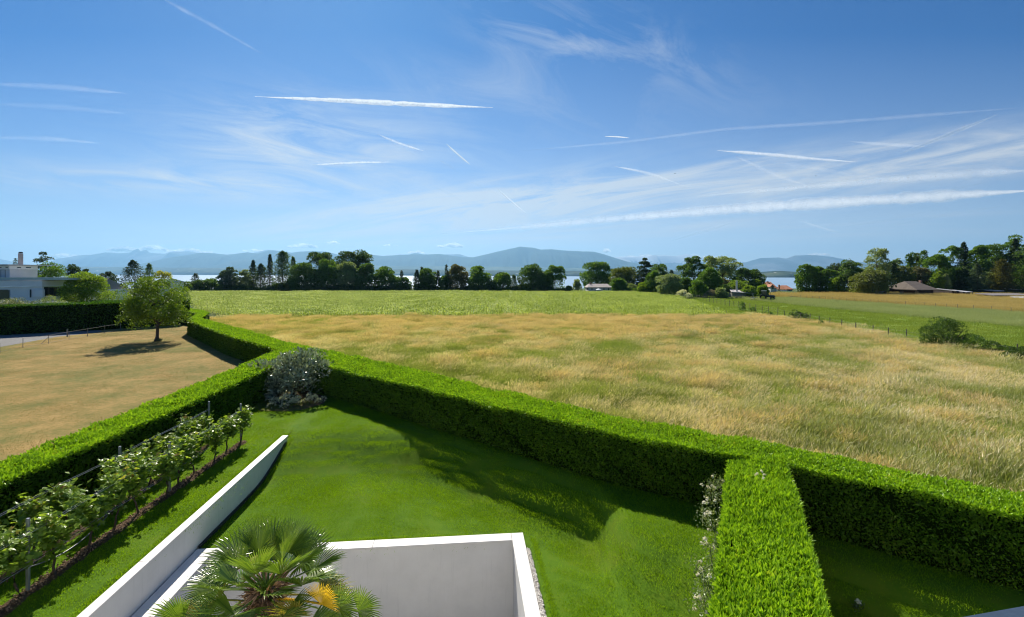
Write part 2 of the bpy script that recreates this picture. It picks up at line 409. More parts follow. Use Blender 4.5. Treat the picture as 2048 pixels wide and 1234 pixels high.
# ---------------------------------------------------------------- far shore, hills and mountains
def interp(prof, u): return np.interp(u, [p[0] for p in prof], [p[1] for p in prof])
def vnoise(x, seed):                                # 1-D fractal noise
    o = np.zeros_like(x, float); a = 1.0; f = .015
    r = np.random.default_rng(seed)
    for k in range(6):
        g = r.uniform(-1, 1, 4096); xx = x*f+100; i = np.floor(xx).astype(int); t = xx-i; t = t*t*(3-2*t)
        o += a*(g[i % 4096]*(1-t)+g[(i+1) % 4096]*t); a *= .55; f *= 2.1
    return o
def ridge(name, prof, y0, mat, u0, u1, amp=.8, seed=1, front=.82, back=1.18, du=2.0, yfun=None, zfoot=-34.6, gull=.10, rows=None):
    """a real ridge: rises from its foot to the traced crest and falls away behind"""
    u = np.arange(u0, u1+.1, du); yc = np.full_like(u, y0) if yfun is None else yfun(u)
    vt = interp(prof, u) + amp*vnoise(u, seed)
    zc = EYE+(HV-vt)/F*yc; xc = (u-CU)/F*yc
    rows = rows or [(0, 0), (.12, .05), (.25, .16), (.4, .32), (.55, .50), (.7, .68), (.82, .83), (.92, .94), (1.0, 1.0), (1.15, .9), (1.45, .5), (2.0, 0)]
    V = []
    for k, (a, h) in enumerate(rows):
        fy = front+(1-front)*a if a <= 1 else 1+(back-1)*(a-1)
        g = gull*math.sin(min(a, 2-a)*math.pi)*vnoise(u*2.2+a*37, seed+5) if 0 < a < 1 else 0
        hh = np.clip(h+g*min(h, 1-h)*4, -.02, 1.0) if 0 < a < 1 else h
        V.append(np.stack([xc*(fy if a > 1 else 1)*1.0, yc*fy, zfoot+(zc-zfoot)*hh], -1))
    n = len(u); V = np.array(V).reshape(-1, 3); idx = np.arange(len(rows)*n).reshape(len(rows), n)
    q = np.stack([idx[:-1, :-1], idx[:-1, 1:], idx[1:, 1:], idx[1:, :-1]], -1).reshape(-1, 4)
    o = link(name, mesh_np(name, V, q, True), mat); o['kind'] = 'structure'; return o
def hill_mat(name, cols, sc, stretch=1.0, specks=0):
    m, nt, out = mat_new(name); v = geo_pos(nt)
    c = ramp(nt, noise(nt, v, sc, 6, .62), [(.35+.3*i/(len(cols)-1), cc) for i, cc in enumerate(cols)])
    if specks:
        vo = nt.nodes.new('ShaderNodeTexVoronoi'); vo.inputs['Scale'].default_value = specks; nt.links.new(v, vo.inputs['Vector'])
        s_ = E(nt, vo.outputs['Distance']).op('LESS_THAN', .11); k = E(nt, ramp(nt, noise(nt, v, sc*.35, 2), [(.48, 0.0), (.56, 1.0)]))
        c = mixc(nt, s_*k, c, (.7, .66, .6))
    princ(nt, out, c, .95, 0, .05, bump(nt, noise(nt, v, sc*4, 4), .5, 12)); return m
M_shore = hill_mat('wooded_shore', [(.012, .03, .014), (.018, .042, .02), (.035, .06, .03), (.11, .13, .06)], .0016, specks=.0065)
M_hill = hill_mat('wooded_hill', [(.012, .03, .018), (.02, .045, .022), (.04, .06, .03)], .0005)
M_farm = hill_mat('farm_hill', [(.02, .045, .02), (.05, .08, .03), (.11, .13, .06)], .0009, specks=.004)
M_mount = hill_mat('mountain_rock', [(.03, .05, .04), (.06, .075, .07), (.20, .21, .22)], .0004)
def snow_mat():
    m, nt, out = mat_new('snowy_rock'); v = geo_pos(nt)
    sp = nt.nodes.new('ShaderNodeSeparateXYZ'); nt.links.new(v, sp.inputs[0])
    f = E(nt, sp.outputs[2])*.0009 + E(nt, noise(nt, v, .0012, 6, .7))*1.1
    c = ramp(nt, f, [(.75, (.05, .06, .06)), (1.0, (.12, .14, .15)), (1.0, (.4, .42, .45))])
    c = mixc(nt, E(nt, ramp(nt, f*.5, [(.72, 0.0), (.84, 1.0)])), c, (.82, .84, .87))
    princ(nt, out, c, .9, 0, .1); return m
M_snow = snow_mat()
def shore_y(u):
    v = np.interp(u, [-300, 250, 410, 805, 1167, 1525, 2048, 2400], [549.2, 549.2, 549.8, 551.2, 552.8, 555.2, 556.5, 557])
    return F*(EYE-LK)/(v-HV)
shore_rows = [(0, 0), (.02, .25), (.3, .5), (.6, .8), (1.0, 1.0), (1.2, .95), (1.5, .9), (2.0, .8)]
ridge('far_shore_woods', [(-300, 536), (126, 533), (420, 536), (640, 537.5), (800, 538.5), (1000, 541.2), (1215, 541.3), (1355, 542), (1511, 544), (1559, 541.5), (1593, 543), (2048, 546.5), (2400, 548)], 0, M_shore, -300, 2400, .45, 3, .9, 1.3, 1.2, yfun=lambda u: shore_y(u)*1.115, zfoot=LK-1, rows=shore_rows)
ridge('farmland_hills', [(300, 548), (560, 538), (700, 534), (800, 531.8), (1000, 533), (1200, 537), (1400, 541), (1500, 545), (1560, 549)], 14200, M_farm, 300, 1560, .35, 8, .86, 1.1)
ridge('wooded_hill', [(330, 549), (400, 539), (427, 533), (463, 522), (516, 518.6), (568, 520), (611, 521.5), (700, 527), (800, 533), (900, 542)], 15800, M_hill, 330, 900, .5, 12, .88, 1.12)
ridge('wooded_mountain', [(230, 549), (299, 525), (337, 515), (379, 509.5), (400, 506), (420, 506), (455, 509.5), (495, 504.5), (518, 507), (537, 500.5), (552, 501), (583, 505), (600, 503), (623, 502), (653, 503), (680, 510.5), (729, 511.6), (746, 509.5), (767, 511.6), (800, 509), (853, 509), (878, 508), (926, 514), (947, 514), (981, 507), (1011, 500), (1040, 493.2), (1065, 495), (1082, 499), (1103, 498), (1129, 501), (1188, 503.6), (1207, 508.5), (1233, 517), (1254, 523), (1279, 527.5), (1317, 534), (1359, 541), (1400, 547)], 18000, M_hill, 230, 1400, .55, 21, .84, 1.15, 1.5)
ridge('mountain_range', [(60, 546), (118, 526), (158, 510.6), (185, 509.5), (211, 505), (238, 507.5), (268, 505), (276, 498), (283, 505), (292, 499.5), (299, 505), (329, 506), (346, 502), (375, 502), (420, 510), (470, 514), (535, 500), (560, 502), (600, 512), (800, 515), (832, 505.5), (853, 510), (900, 509), (920, 509), (940, 516), (1000, 530)], 23000, M_mount, 60, 1000, .9, 31, .86, 1.1, 1.5, gull=.2)
ridge('snow_mountains', [(1190, 535), (1228, 515), (1285, 512), (1327, 510.2), (1350, 512), (1374, 508.5), (1391, 515), (1454, 520), (1488, 526), (1560, 540)], 24000, M_snow, 1190, 1560, 1.0, 44, .86, 1.1, 1.5, gull=.2)
ridge('distant_range', [(1400, 549), (1450, 537), (1488, 525), (1521, 516.5), (1557, 515), (1572, 517.5), (1590, 511.6), (1614, 510.4), (1629, 510.6), (1658, 513), (1687, 518), (1699, 523), (1736, 525), (1799, 520), (1830, 520), (1900, 526), (2048, 528), (2300, 540)], 20500, M_mount, 1400, 2300, .55, 55, .86, 1.1, 1.5)
ridge('left_distant_range', [(-300, 520), (-60, 512), (0, 518), (60, 530), (110, 545)], 23500, M_mount, -300, 110, .6, 66, .86, 1.1, 2)
# ================================================================ HEDGES
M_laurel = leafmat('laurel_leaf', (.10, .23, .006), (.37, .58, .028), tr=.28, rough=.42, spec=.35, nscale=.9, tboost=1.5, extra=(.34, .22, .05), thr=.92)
M_laurel_shaded = leafmat('shaded_laurel_leaf', (.035, .10, .004), (.13, .25, .012), tr=.15, rough=.45, spec=.3, nscale=.9, extra=(.24, .17, .04), thr=.92)  # same laurel for the hedge sides, their shade painted into a darker colour
M_laurel_dark = leafmat('dark_hedge_leaf', (.03, .085, .006), (.085, .20, .010), tr=.3, rough=.5, spec=.3, nscale=.8)
def resample(pl, n):
    pl = np.asarray(pl, float); d = np.r_[0, np.cumsum(np.linalg.norm(np.diff(pl, axis=0), axis=1))]
    t = np.linspace(0, d[-1], n); return np.stack([np.interp(t, d, pl[:, i]) for i in range(2)], 1)
def hedge(name, front, back, ztop, label, mat, L, W, dens, seed, ends=(1, 1), dens_back=.35, ground=-.05, lump=.07, ncut=None, upright=.5):
    rng = np.random.default_rng(seed); n = 160
    Fp = resample(front, n); Bp = resample(back, n) if len(front) != len(back) else None
    if Bp is None:      # same number of stations: keep them paired
        d = np.r_[0, np.cumsum(np.linalg.norm(np.diff(np.asarray(front, float), axis=0), axis=1))]; t = np.linspace(0, d[-1], n)
        Bp = np.stack([np.interp(t, d, np.asarray(back, float)[:, i]) for i in range(2)], 1)
    ztop = ztop if callable(ztop) else (lambda x, y, z=ztop: z + 0*x)
    dirn = unit(Bp-Fp)
    # core
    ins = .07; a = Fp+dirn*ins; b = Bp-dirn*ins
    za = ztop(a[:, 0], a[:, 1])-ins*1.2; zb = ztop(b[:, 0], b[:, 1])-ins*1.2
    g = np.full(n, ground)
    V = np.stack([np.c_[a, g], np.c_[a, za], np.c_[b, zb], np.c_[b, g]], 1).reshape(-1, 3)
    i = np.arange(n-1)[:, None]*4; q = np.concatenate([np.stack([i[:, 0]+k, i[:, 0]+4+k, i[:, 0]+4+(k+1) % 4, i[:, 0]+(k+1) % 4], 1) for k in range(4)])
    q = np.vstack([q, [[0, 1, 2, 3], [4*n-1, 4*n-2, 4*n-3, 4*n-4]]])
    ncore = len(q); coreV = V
    seg = np.linalg.norm(np.diff((Fp+Bp)/2, axis=0), axis=1); cum = np.r_[0, np.cumsum(seg)]; Ltot = cum[-1]
    Cs = []; Ds = []; Ls = []; Sd = []
    def put(kind, area, dn):
        dist_scale = 1.0
        m = int(area*dn)
        t = rng.random(m)*Ltot; f = np.interp(t, cum, np.arange(n)); i0 = np.clip(f.astype(int), 0, n-2); w = (f-i0)[:, None]
        A = Fp[i0]*(1-w)+Fp[i0+1]*w; B = Bp[i0]*(1-w)+Bp[i0+1]*w; D = unit(B-A)
        if kind == 'top':
            s = rng.random(m)[:, None]; p = A*(1-s)+B*s; z = ztop(p[:, 0], p[:, 1]); N = np.tile([0, 0, 1.], (m, 1))
        else:
            p = A if kind == 'front' else B; sg = -1 if kind == 'front' else 1
            zt = ztop(p[:, 0], p[:, 1]); z = ground+.03+(zt-ground)*rng.random(m)**.92; N = np.c_[D*sg, np.full(m, .25)]
        C = np.c_[p, z]
        wob = lump*fbm2(C[:, 0]*1.0+C[:, 2]*1.7, C[:, 1]*1.0-C[:, 2]*.9, seed, 3, 2.6)
        dep = -rng.random(m)**2*.10
        C = C+unit(N)*(wob+dep-.02)[:, None]
        d = unit(N)*.75+rdir(rng, m)*.95+np.array([0, 0, upright])
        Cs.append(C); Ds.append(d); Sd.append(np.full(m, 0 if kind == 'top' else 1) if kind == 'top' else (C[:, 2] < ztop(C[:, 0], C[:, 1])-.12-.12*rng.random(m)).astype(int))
    wid = np.linalg.norm(Bp-Fp, axis=1).mean(); hgt = float(ztop(*((Fp+Bp)/2).mean(0)))-ground
    put('top', Ltot*wid, dens*1.15); put('front', Ltot*hgt, dens*1.5); put('back', Ltot*hgt, dens*dens_back)
    C = np.vstack(Cs); D = np.vstack(Ds); side = np.concatenate(Sd)
    dist = np.hypot(C[:, 0], C[:, 1]); keepp = np.clip(16/np.maximum(dist, 16), .22, 1)   # farther leaves fewer but larger
    k = rng.random(len(C)) < keepp**1.25; C, D, dist, side = C[k], D[k], dist[k], side[k]
    sc = np.clip(dist/16, 1, 3.2)**.62*rng.uniform(.6, 1.25, len(C))
    LV, LQ = leaf_quads(C, D, L*sc, W*sc, rng, .22)
    V = np.vstack([coreV, LV]); Q = np.vstack([q, LQ+len(coreV)])
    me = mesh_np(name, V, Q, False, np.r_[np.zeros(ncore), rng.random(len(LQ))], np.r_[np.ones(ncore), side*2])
    o = link(name, me, [mat, core, M_laurel_shaded if mat is M_laurel else mat]); setp(o, label, 'hedge'); return o
i0 = 3
ztb = lambda x, y: 2.0+0*x
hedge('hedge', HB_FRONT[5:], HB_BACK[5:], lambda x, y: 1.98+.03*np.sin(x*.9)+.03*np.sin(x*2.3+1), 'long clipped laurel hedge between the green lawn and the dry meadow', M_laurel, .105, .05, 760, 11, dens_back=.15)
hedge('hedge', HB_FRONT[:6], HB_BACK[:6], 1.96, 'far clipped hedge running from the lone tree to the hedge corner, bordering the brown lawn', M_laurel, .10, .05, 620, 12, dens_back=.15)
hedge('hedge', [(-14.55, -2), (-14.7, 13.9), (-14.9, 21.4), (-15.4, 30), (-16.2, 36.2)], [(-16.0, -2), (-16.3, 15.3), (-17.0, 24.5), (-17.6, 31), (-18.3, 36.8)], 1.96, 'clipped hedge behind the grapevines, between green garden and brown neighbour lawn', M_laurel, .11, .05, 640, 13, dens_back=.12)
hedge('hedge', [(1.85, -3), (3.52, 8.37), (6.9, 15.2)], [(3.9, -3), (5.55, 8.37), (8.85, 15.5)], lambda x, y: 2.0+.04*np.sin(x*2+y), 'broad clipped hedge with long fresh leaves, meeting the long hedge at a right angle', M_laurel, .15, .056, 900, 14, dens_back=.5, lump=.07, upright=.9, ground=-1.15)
hedge('hedge', [(-73, 58.5), (-65.5, 61.6), (-58, 67), (-50.6, 75.0)], [(-74, 61.0), (-66.5, 64.1), (-59.4, 69.2), (-51.8, 77.2)], lambda x, y: 3.72+.0*x, 'tall dark clipped hedge behind the grey road and the wire fence', M_laurel_dark, .11, .06, 420, 15, dens_back=.1)
hedge('hedge', [(-74, 82), (-67, 84)], [(-75, 86), (-67.6, 87.5)], 3.0, 'short clipped hedge block behind the walnut tree on the left', M_laurel_dark, .12, .06, 260, 16, dens_back=.1)

# ================================================================ WHITE GARDEN WALLS
def white_wall():
    m, nt, out = mat_new('white_render'); v = geo_pos(nt)
    n = noise(nt, v, 1.3, 5, .6); c = ramp(nt, n, [(.3, (.64, .63, .61)), (.7, (.71, .70, .68))])
    vo = noise(nt, v, 22, 2, .5); sp = E(nt, ramp(nt, vo, [(.76, 0.0), (.80, 1.0)])); area = E(nt, ramp(nt, noise(nt, v, .9, 2), [(.55, 0.0), (.65, 1.0)]))
    c = mixc(nt, sp*area*.55, c, (.30, .30, .29))
    sx = nt.nodes.new('ShaderNodeMapping'); sx.inputs['Scale'].default_value = (5, 5, .35); nt.links.new(v, sx.inputs[0])
    c = mixc(nt, E(nt, ramp(nt, noise(nt, sx.outputs[0], 1.6, 5, .7), [(.55, 0.0), (.85, 1.0)]))*.38, c, (.40, .40, .38))
    princ(nt, out, c, .75, 0, .3, bump(nt, noise(nt, v, 60, 3), .12, .004)); return m
M_white = white_wall()
M_cap = solid('wall_cap_stone', (.66, .64, .62), .6, var=.07, scale=2.5, bmp=.1)
M_dark = solid('dark_trim', (.03, .032, .036), .6)
M_joint = solid('joint_shadow', (.35, .33, .32), .9)
HM = (np.array([[HB[0], HA[0], 0], [HB[1], HA[1], 0], [0, 0, 1]]), np.zeros(3))
# long wall: flush with the upper lawn on its left, exposed on its right
e = empty('garden_wall', (*st(WS, 12), 0), 'long white retaining wall with pale cap running up the lawn beside the grapevines', 'wall')
b = MB(); b.box(WS-.12, WS+.11, -6, 24.18, -4.2, .07, HM); w_ = b.build('wall', M_white, e, loc=e.location)
b = MB(); y0 = -6
for y1 in (2.0, 8.0, 14.0, 20.0, 24.22):
    b.box(WS-.14, WS+.14, y0+.004, y1-.004, .073, .125, HM, bev=.008); y0 = y1
b.build('cap', M_cap, e, loc=e.location)
b = MB()     # dark base strip that follows the falling lawn
T = np.arange(16.35, 24.1, .25); tp = []
for t in T:
    x, y = st(WS+.2, t); tp.append((t, float(lawn_h(np.array(x), np.array(y)))))
for (t0, z0), (t1, z1) in zip(tp[:-1], tp[1:]):
    s0, s1 = WS+.113, WS+.16
    V = [[*st(s0, t0), z0-.3], [*st(s1, t0), z0-.3], [*st(s1, t0), z0+.12], [*st(s0, t0), z0+.12], [*st(s0, t1), z1-.3], [*st(s1, t1), z1-.3], [*st(s1, t1), z1+.12], [*st(s0, t1), z1+.12]]
    b.add(V, [[3, 2, 6, 7], [1, 5, 6, 2]])
b.build('base_strip', M_dark, e, loc=e.location)
# sunken courtyard walls
e = empty('courtyard_wall', (*st(-3, 16), -1), 'white walls with pale stone caps around the sunken courtyard behind the palm', 'wall')
b = MB(); b.box(-8.60, 1.86, 15.90, 16.27, -3.6, -.93, HM); b.build('back_wall', M_white, e, loc=e.location)
b = MB(); b.box(1.52, 1.86, -6, 15.88, -3.6, -.93, HM); b.build('side_wall', M_white, e, loc=e.location)
b = MB(); b.box(-8.62, -8.08, -6, 15.88, -3.6, -.93, HM); b.build('side_wall', M_white, e, loc=e.location)
b = MB()
def caprow(b, s0, s1, t0, t1, along, step):
    if along == 's':
        a = s1
        while a > s0+.01:
            c = max(a-step, s0); b.box(c+.004, a-.004, t0, t1, -.927, -.868, HM, bev=.008); a = c
    else:
        a = t1
        while a > t0+.01:
            c = max(a-step, t0); b.box(s0, s1, c+.004, a-.004, -.927, -.868, HM, bev=.008); a = c
caprow(b, -8.64, 1.49, 15.86, 16.31, 's', 4.55); caprow(b, 1.495, 1.90, -6, 16.31, 't', 5.0); caprow(b, -8.64, -8.04, -6, 15.855, 't', 5.2)
b.build('cap', M_cap, e, loc=e.location)
b = MB(); b.box(-8.6, 1.8, -6, 15.9, -3.75, -3.6, HM); o = b.build('courtyard_paving', solid('paving', (.62, .58, .52), .8, var=.15, scale=1.5)); o['kind'] = 'structure'
b = MB(); b.box(-30, 30, -12, 45, -5.2, -5.0, HM); o = b.build('subsoil', M_mulch); o['kind'] = 'structure'
# gravel strip outside the right courtyard wall
rng = np.random.default_rng(4)
ic_v = np.array([[0, 0, 1], [.89, 0, .45], [.28, .85, .45], [-.72, .53, .45], [-.72, -.53, .45], [.28, -.85, .45], [.72, .53, -.45], [-.28, .85, -.45], [-.89, 0, -.45], [-.28, -.85, -.45], [.72, -.53, -.45], [0, 0, -1]])
ic_f = np.array([[0, 1, 2], [0, 2, 3], [0, 3, 4], [0, 4, 5], [0, 5, 1], [1, 6, 2], [2, 7, 3], [3, 8, 4], [4, 9, 5], [5, 10, 1], [6, 7, 2], [7, 8, 3], [8, 9, 4], [9, 10, 5], [10, 6, 1], [11, 7, 6], [11, 8, 7], [11, 9, 8], [11, 10, 9], [11, 6, 10]])
def pebbles(name, pts, r, mat):
    n = len(pts); s = r*rng.uniform(.6, 1.3, (n, 1, 1)); V = (ic_v[None]*s*rng.uniform(.7, 1.2, (n, 1, 3)))+pts[:, None]
    F_ = (ic_f[None]+np.arange(n)[:, None, None]*12).reshape(-1, 3)
    o = link(name, mesh_np(name, V.reshape(-1, 3), F_, True, np.repeat(rng.random(n), 20)), mat); return o
n = 1800; ss = 1.90+.15*rng.random(n); tt = 9.5+6.2*rng.random(n)
xy = HB[None]*ss[:, None]+HA[None]*tt[:, None]
M_peb = leafmat('pebble', (.35, .31, .27), (.75, .72, .68), tr=0, rough=.8, spec=.2, nscale=4)
o = pebbles('gravel', np.c_[xy, lawn_h(xy[:, 0], xy[:, 1])+.02], .028, M_peb); setp(o, 'narrow strip of pale gravel beside the courtyard wall', None, None, 'stuff')

# ================================================================ SCATTERED STUFF (grass, corn)
def scatter(name, pts, rot, scl, sources, idx, label=None):
    me = bpy.data.meshes.new(name); me.vertices.add(len(pts)); me.vertices.foreach_set('co', np.asarray(pts, np.float32).ravel())
    for nm, ty, d in (('rot', 'FLOAT', rot), ('scl', 'FLOAT', scl)):
        a = me.attributes.new(nm, ty, 'POINT'); a.data.foreach_set('value', np.asarray(d, np.float32))
    a = me.attributes.new('pick', 'INT', 'POINT'); a.data.foreach_set('value', np.asarray(idx, np.int32))
    o = link(name, me); md = o.modifiers.new('scatter', 'NODES')
    ng = bpy.data.node_groups.new(name, 'GeometryNodeTree'); md.node_group = ng
    ng.interface.new_socket('Geometry', in_out='INPUT', socket_type='NodeSocketGeometry')
    ng.interface.new_socket('Geometry', in_out='OUTPUT', socket_type='NodeSocketGeometry')
    N = ng.nodes.new; L = ng.links.new
    gi = N('NodeGroupInput'); go = N('NodeGroupOutput'); join = N('GeometryNodeJoinGeometry')
    def attr(nm, ty):
        a = N('GeometryNodeInputNamedAttribute'); a.data_type = ty; a.inputs['Name'].default_value = nm; return a.outputs[0]
    c = N('ShaderNodeCombineXYZ'); L(attr('rot', 'FLOAT'), c.inputs[2]); er = N('FunctionNodeEulerToRotation'); L(c.outputs[0], er.inputs[0])
    c2 = N('ShaderNodeCombineXYZ'); s_ = attr('scl', 'FLOAT'); pk = attr('pick', 'INT')
    for k in range(3): L(s_, c2.inputs[k])
    for k, s in enumerate(sources):
        oi = N('GeometryNodeObjectInfo'); oi.inputs['Object'].default_value = s; oi.inputs['As Instance'].default_value = True
        iop = N('GeometryNodeInstanceOnPoints'); L(gi.outputs[0], iop.inputs['Points']); L(oi.outputs['Geometry'], iop.inputs['Instance'])
        cmp = N('FunctionNodeCompare'); cmp.data_type = 'INT'; cmp.operation = 'EQUAL'
        ii = [x for x in cmp.inputs if x.type == 'INT']; L(pk, ii[0]); ii[1].default_value = k
        L(cmp.outputs[0], iop.inputs['Selection']); L(er.outputs[0], iop.inputs['Rotation']); L(c2.outputs[0], iop.inputs['Scale'])
        L(iop.outputs[0], join.inputs[0])
    L(join.outputs[0], go.inputs[0])
    o['kind'] = 'stuff'
    if label: o['label'] = label
    return o
def source(name, me, mat): me.materials.append(mat); return bpy.data.objects.new(name, me)
def blades(rng, n, size, h, w, lean, heads=0.0, wind=0.0):
    """grass blades: two-segment tapered, bent; optional seed heads"""
    base = np.c_[rng.normal(0, size*.34, (n, 2)), np.zeros(n)]; H = h*rng.uniform(.55, 1.15, n)
    a = rng.uniform(0, 6.283, n); ln = lean*rng.uniform(.2, 1.3, n)*H; d = np.c_[np.cos(a)+wind, np.sin(a), np.zeros(n)]
    b_ = rng.uniform(0, 6.283, n); s = np.c_[np.cos(b_), np.sin(b_), np.zeros(n)]*(w*rng.uniform(.7, 1.3, n))[:, None]/2
    up = np.array([0, 0, 1.]); mid = base+up*(H*.55)[:, None]+d*(ln*.3)[:, None]; tip = base+up*H[:, None]+d*ln[:, None]
    V = np.stack([base-s, base+s, mid+s*.8, mid-s*.8, tip+s*.12, tip-s*.12], 1).reshape(-1, 3)
    i = np.arange(n)[:, None]*6; q = np.concatenate([i+[0, 1, 2, 3], i+[3, 2, 4, 5]]); r = np.r_[rng.random(n), rng.random(n)]
    r = np.tile(r[:n], 2)*.75
    if heads > 0:
        k = rng.random(n) < heads; m = k.sum(); hd = leaf_quads((tip-up*.02)[k], (up*.8+d*.9*lean+rng.normal(0, .25, (n, 3)))[k], h*.34*rng.uniform(.7, 1.3, m), h*.036*rng.uniform(.7, 1.4, m), rng)
        q = np.vstack([q, hd[1]+len(V)]); V = np.vstack([V, hd[0]]); r = np.r_[r, .78+.22*rng.random(m)]
    return mesh_np('grass_patch', V, q, False, r)
rng = np.random.default_rng(21)
# --- garden lawn
M_gr = leafmat('lawn_blade', (.10, .21, .003), (.29, .47, .010), tr=.45, rough=.6, spec=.12, nscale=.55, tboost=1.3)
src = [source('lawn_tuft', blades(rng, 1100, 1.15, .05, .011, .9), M_gr) for _ in range(3)]
pts = []
for t in np.arange(7, 38, .82):
    for s in np.arange(-15.2, 13, .82):
        ss_, tt_ = s+rng.uniform(-.25, .25), t+rng.uniform(-.25, .25); x, y = st(ss_, tt_)
        if abs(ss_-WS) < .62 or (-9.25 < ss_ < 2.40 and tt_ < 16.8) or not inpoly(np.array(x), np.array(y), G2): continue
        if y < 4 or abs(x/y) > 1.3: continue
        pts.append((x, y, float(lawn_h(np.array(x), np.array(y)))-.006))
# close rows of short tufts along the walls
for t in np.arange(9, 24.6, .12):
    for s in ((WS-.27, WS+.28) if t < 24.4 else (WS-.1, WS+.1)):
        if s > WS and t < 16.45: continue
        x, y = st(s, t); pts.append((x, y, float(lawn_h(np.array(x), np.array(y)))))
nl1 = len(pts)
pts = np.array(pts)
tiny = [source('lawn_edge_tuft', blades(rng, 45, .2, .06, .010, .6), M_gr)]
edge = []
for s in np.arange(-8.2, 1.9, .1): x, y = st(s, 16.42+.05*rng.random()); edge.append((x, y, float(lawn_h(np.array(x), np.array(y)))))
for t in np.arange(9, 16.5, .1): x, y = st(2.24+.06*rng.random(), t); edge.append((x, y, float(lawn_h(np.array(x), np.array(y)))))
big = np.array([p for p in pts if abs((p[0]*HB[0]+p[1]*HB[1])-WS) >= .5]); small = np.array([p for p in pts if abs((p[0]*HB[0]+p[1]*HB[1])-WS) < .5]+edge)
allp = np.vstack([big, small]); pick = np.r_[rng.integers(1, 4, len(big)), np.zeros(len(small), int)]
scatter('lawn_grass', allp, np.where(pick > 0, rng.integers(0, 4, len(allp))*1.5708+rng.uniform(-.2, .2, len(allp)), rng.uniform(0, 6.28, len(allp))), np.clip(1+.3*fbm2(allp[:, 0], allp[:, 1], 55, 3, 1.3), .6, 1.5)*rng.uniform(.8, 1.2, len(allp)), tiny+src, pick, 'short bright green mown grass of the garden lawn')
# --- meadow
M_straw_b = leafmat('meadow_blade', (.15, .22, .03), (.38, .42, .13), tr=.35, rough=.5, spec=.25, nscale=.16, tboost=1.05, extra=(.80, .70, .47), thr=.75)
M_straw_g = leafmat('meadow_blade_green', (.15, .25, .03), (.34, .41, .11), tr=.4, rough=.6, spec=.15, nscale=.16, tboost=1.1, extra=(.52, .42, .22), thr=.86)
srcA = [source('meadow_tuft', blades(rng, 520, 1.35, .64, .011, .45, .6, 1.1), M_straw_b) for _ in range(4)]
M_straw_t = leafmat('meadow_blade_tan', (.16, .20, .035), (.42, .38, .13), tr=.35, rough=.6, spec=.15, nscale=.16, tboost=1.05, extra=(.74, .60, .34), thr=.66)
srcT = [source('meadow_tuft_tan', blades(rng, 520, 1.35, .66, .011, .42, .8, 1.1), M_straw_t) for _ in range(3)]
srcB = [source('meadow_tuft_green', blades(rng, 520, 1.35, .54, .014, .5, .5, 1.0), M_straw_g) for _ in range(3)]
pp = []
for y in np.arange(8, 84, .92):
    for x in np.arange(-50, 56, .92):
        xx, yy = x+rng.uniform(-.45, .45), y+rng.uniform(-.45, .45)
        if abs(xx/yy) > 1.22: continue
        pp.append((xx, yy, 0.0))
pp = np.array(pp)
inner = np.array(MEAD, float); k = inpoly(pp[:, 0], pp[:, 1], MEAD); pp = pp[k]
bf = np.array(HB_BACK); bx = np.interp(pp[:, 0], bf[:, 0], bf[:, 1]); pp = pp[pp[:, 1] > bx+.75]
gn = fbm2(pp[:, 0]*.9, pp[:, 1]*1.3, 77, 3, .12)+.22*sstep(50, 26, pp[:, 1])+.55*sstep(9, 2, pp[:, 1]-np.interp(pp[:, 0], bf[:, 0], bf[:, 1]))*sstep(8, -14, pp[:, 0])+.0
isg = gn+rng.normal(0, .5, len(pp)) > .30
hd = pp[:, 1]-np.interp(pp[:, 0], bf[:, 0], bf[:, 1])
tanp = .75*sstep(42, 74, pp[:, 1])+.75*sstep(4.0, 1.0, hd)*sstep(-4, 4, pp[:, 0])+.14*fbm2(pp[:, 0], pp[:, 1], 91, 3, .2)+.18
ist = rng.random(len(pp)) < tanp
pk = np.where(isg, rng.integers(4, 7, len(pp)), np.where(ist, rng.integers(7, 10, len(pp)), rng.integers(0, 4, len(pp))))
S_ = srcA+srcB+srcT
scatter('meadow_grass', pp, rng.normal(0, .5, len(pp))+.5*fbm2(pp[:, 0], pp[:, 1], 31, 2, .25), rng.uniform(.65, 1.25, len(pp))*np.where(rng.random(len(pp)) < .08, 1.3, 1), S_, pk, 'tall dry meadow grass with straw coloured seed heads')
# --- corn
def corn_patch(rng, size=3.2):
    C = []; D = []; L = []
    Cs, Ds, Ls, Ws = [], [], [], []
    for r_ in np.arange(-size/2+.2, size/2, .8):
        for a_ in np.arange(-size/2+.1, size/2, .34):
            x, y = a_+rng.normal(0, .03), r_+rng.normal(0, .03); h = rng.uniform(.8, 1.15); a0 = rng.uniform(0, 3.14)
            for j in range(8):
                z = h*(.12+.11*j); an = a0+j*3.14+rng.normal(0, .35); tilt = .45+.10*j+rng.normal(0, .1)
                Cs.append((x, y, z)); Ds.append((math.cos(an)*.9, math.sin(an)*.9, tilt)); Ls.append(rng.uniform(.45, .7)); Ws.append(rng.uniform(.09, .13))
    Cs, Ds, Ls, Ws = map(np.array, (Cs, Ds, Ls, Ws)); D = unit(Ds); B = unit(np.cross(D, [0, 0, 1.]))
    p0 = Cs; p1 = Cs+D*(Ls*.55)[:, None]; D2 = unit(D*[1, 1, .1]-np.array([0, 0, .35])); p2 = p1+D2*(Ls*.5)[:, None]
    w = Ws[:, None]/2; V = np.stack([p0-B*w*.6, p0+B*w*.6, p1+B*w, p1-B*w, p2+B*w*.1, p2-B*w*.1], 1).reshape(-1, 3)
    i = np.arange(len(p0))[:, None]*6; q = np.concatenate([i+[0, 1, 2, 3], i+[3, 2, 4, 5]]); r = rng.random(len(p0))
    return mesh_np('corn_patch', V, q, False, np.tile(r, 2))
M_corn = leafmat('corn_leaf', (.21, .31, .03), (.50, .58, .14), tr=.45, rough=.6, spec=.18, nscale=.12, tboost=1.3)
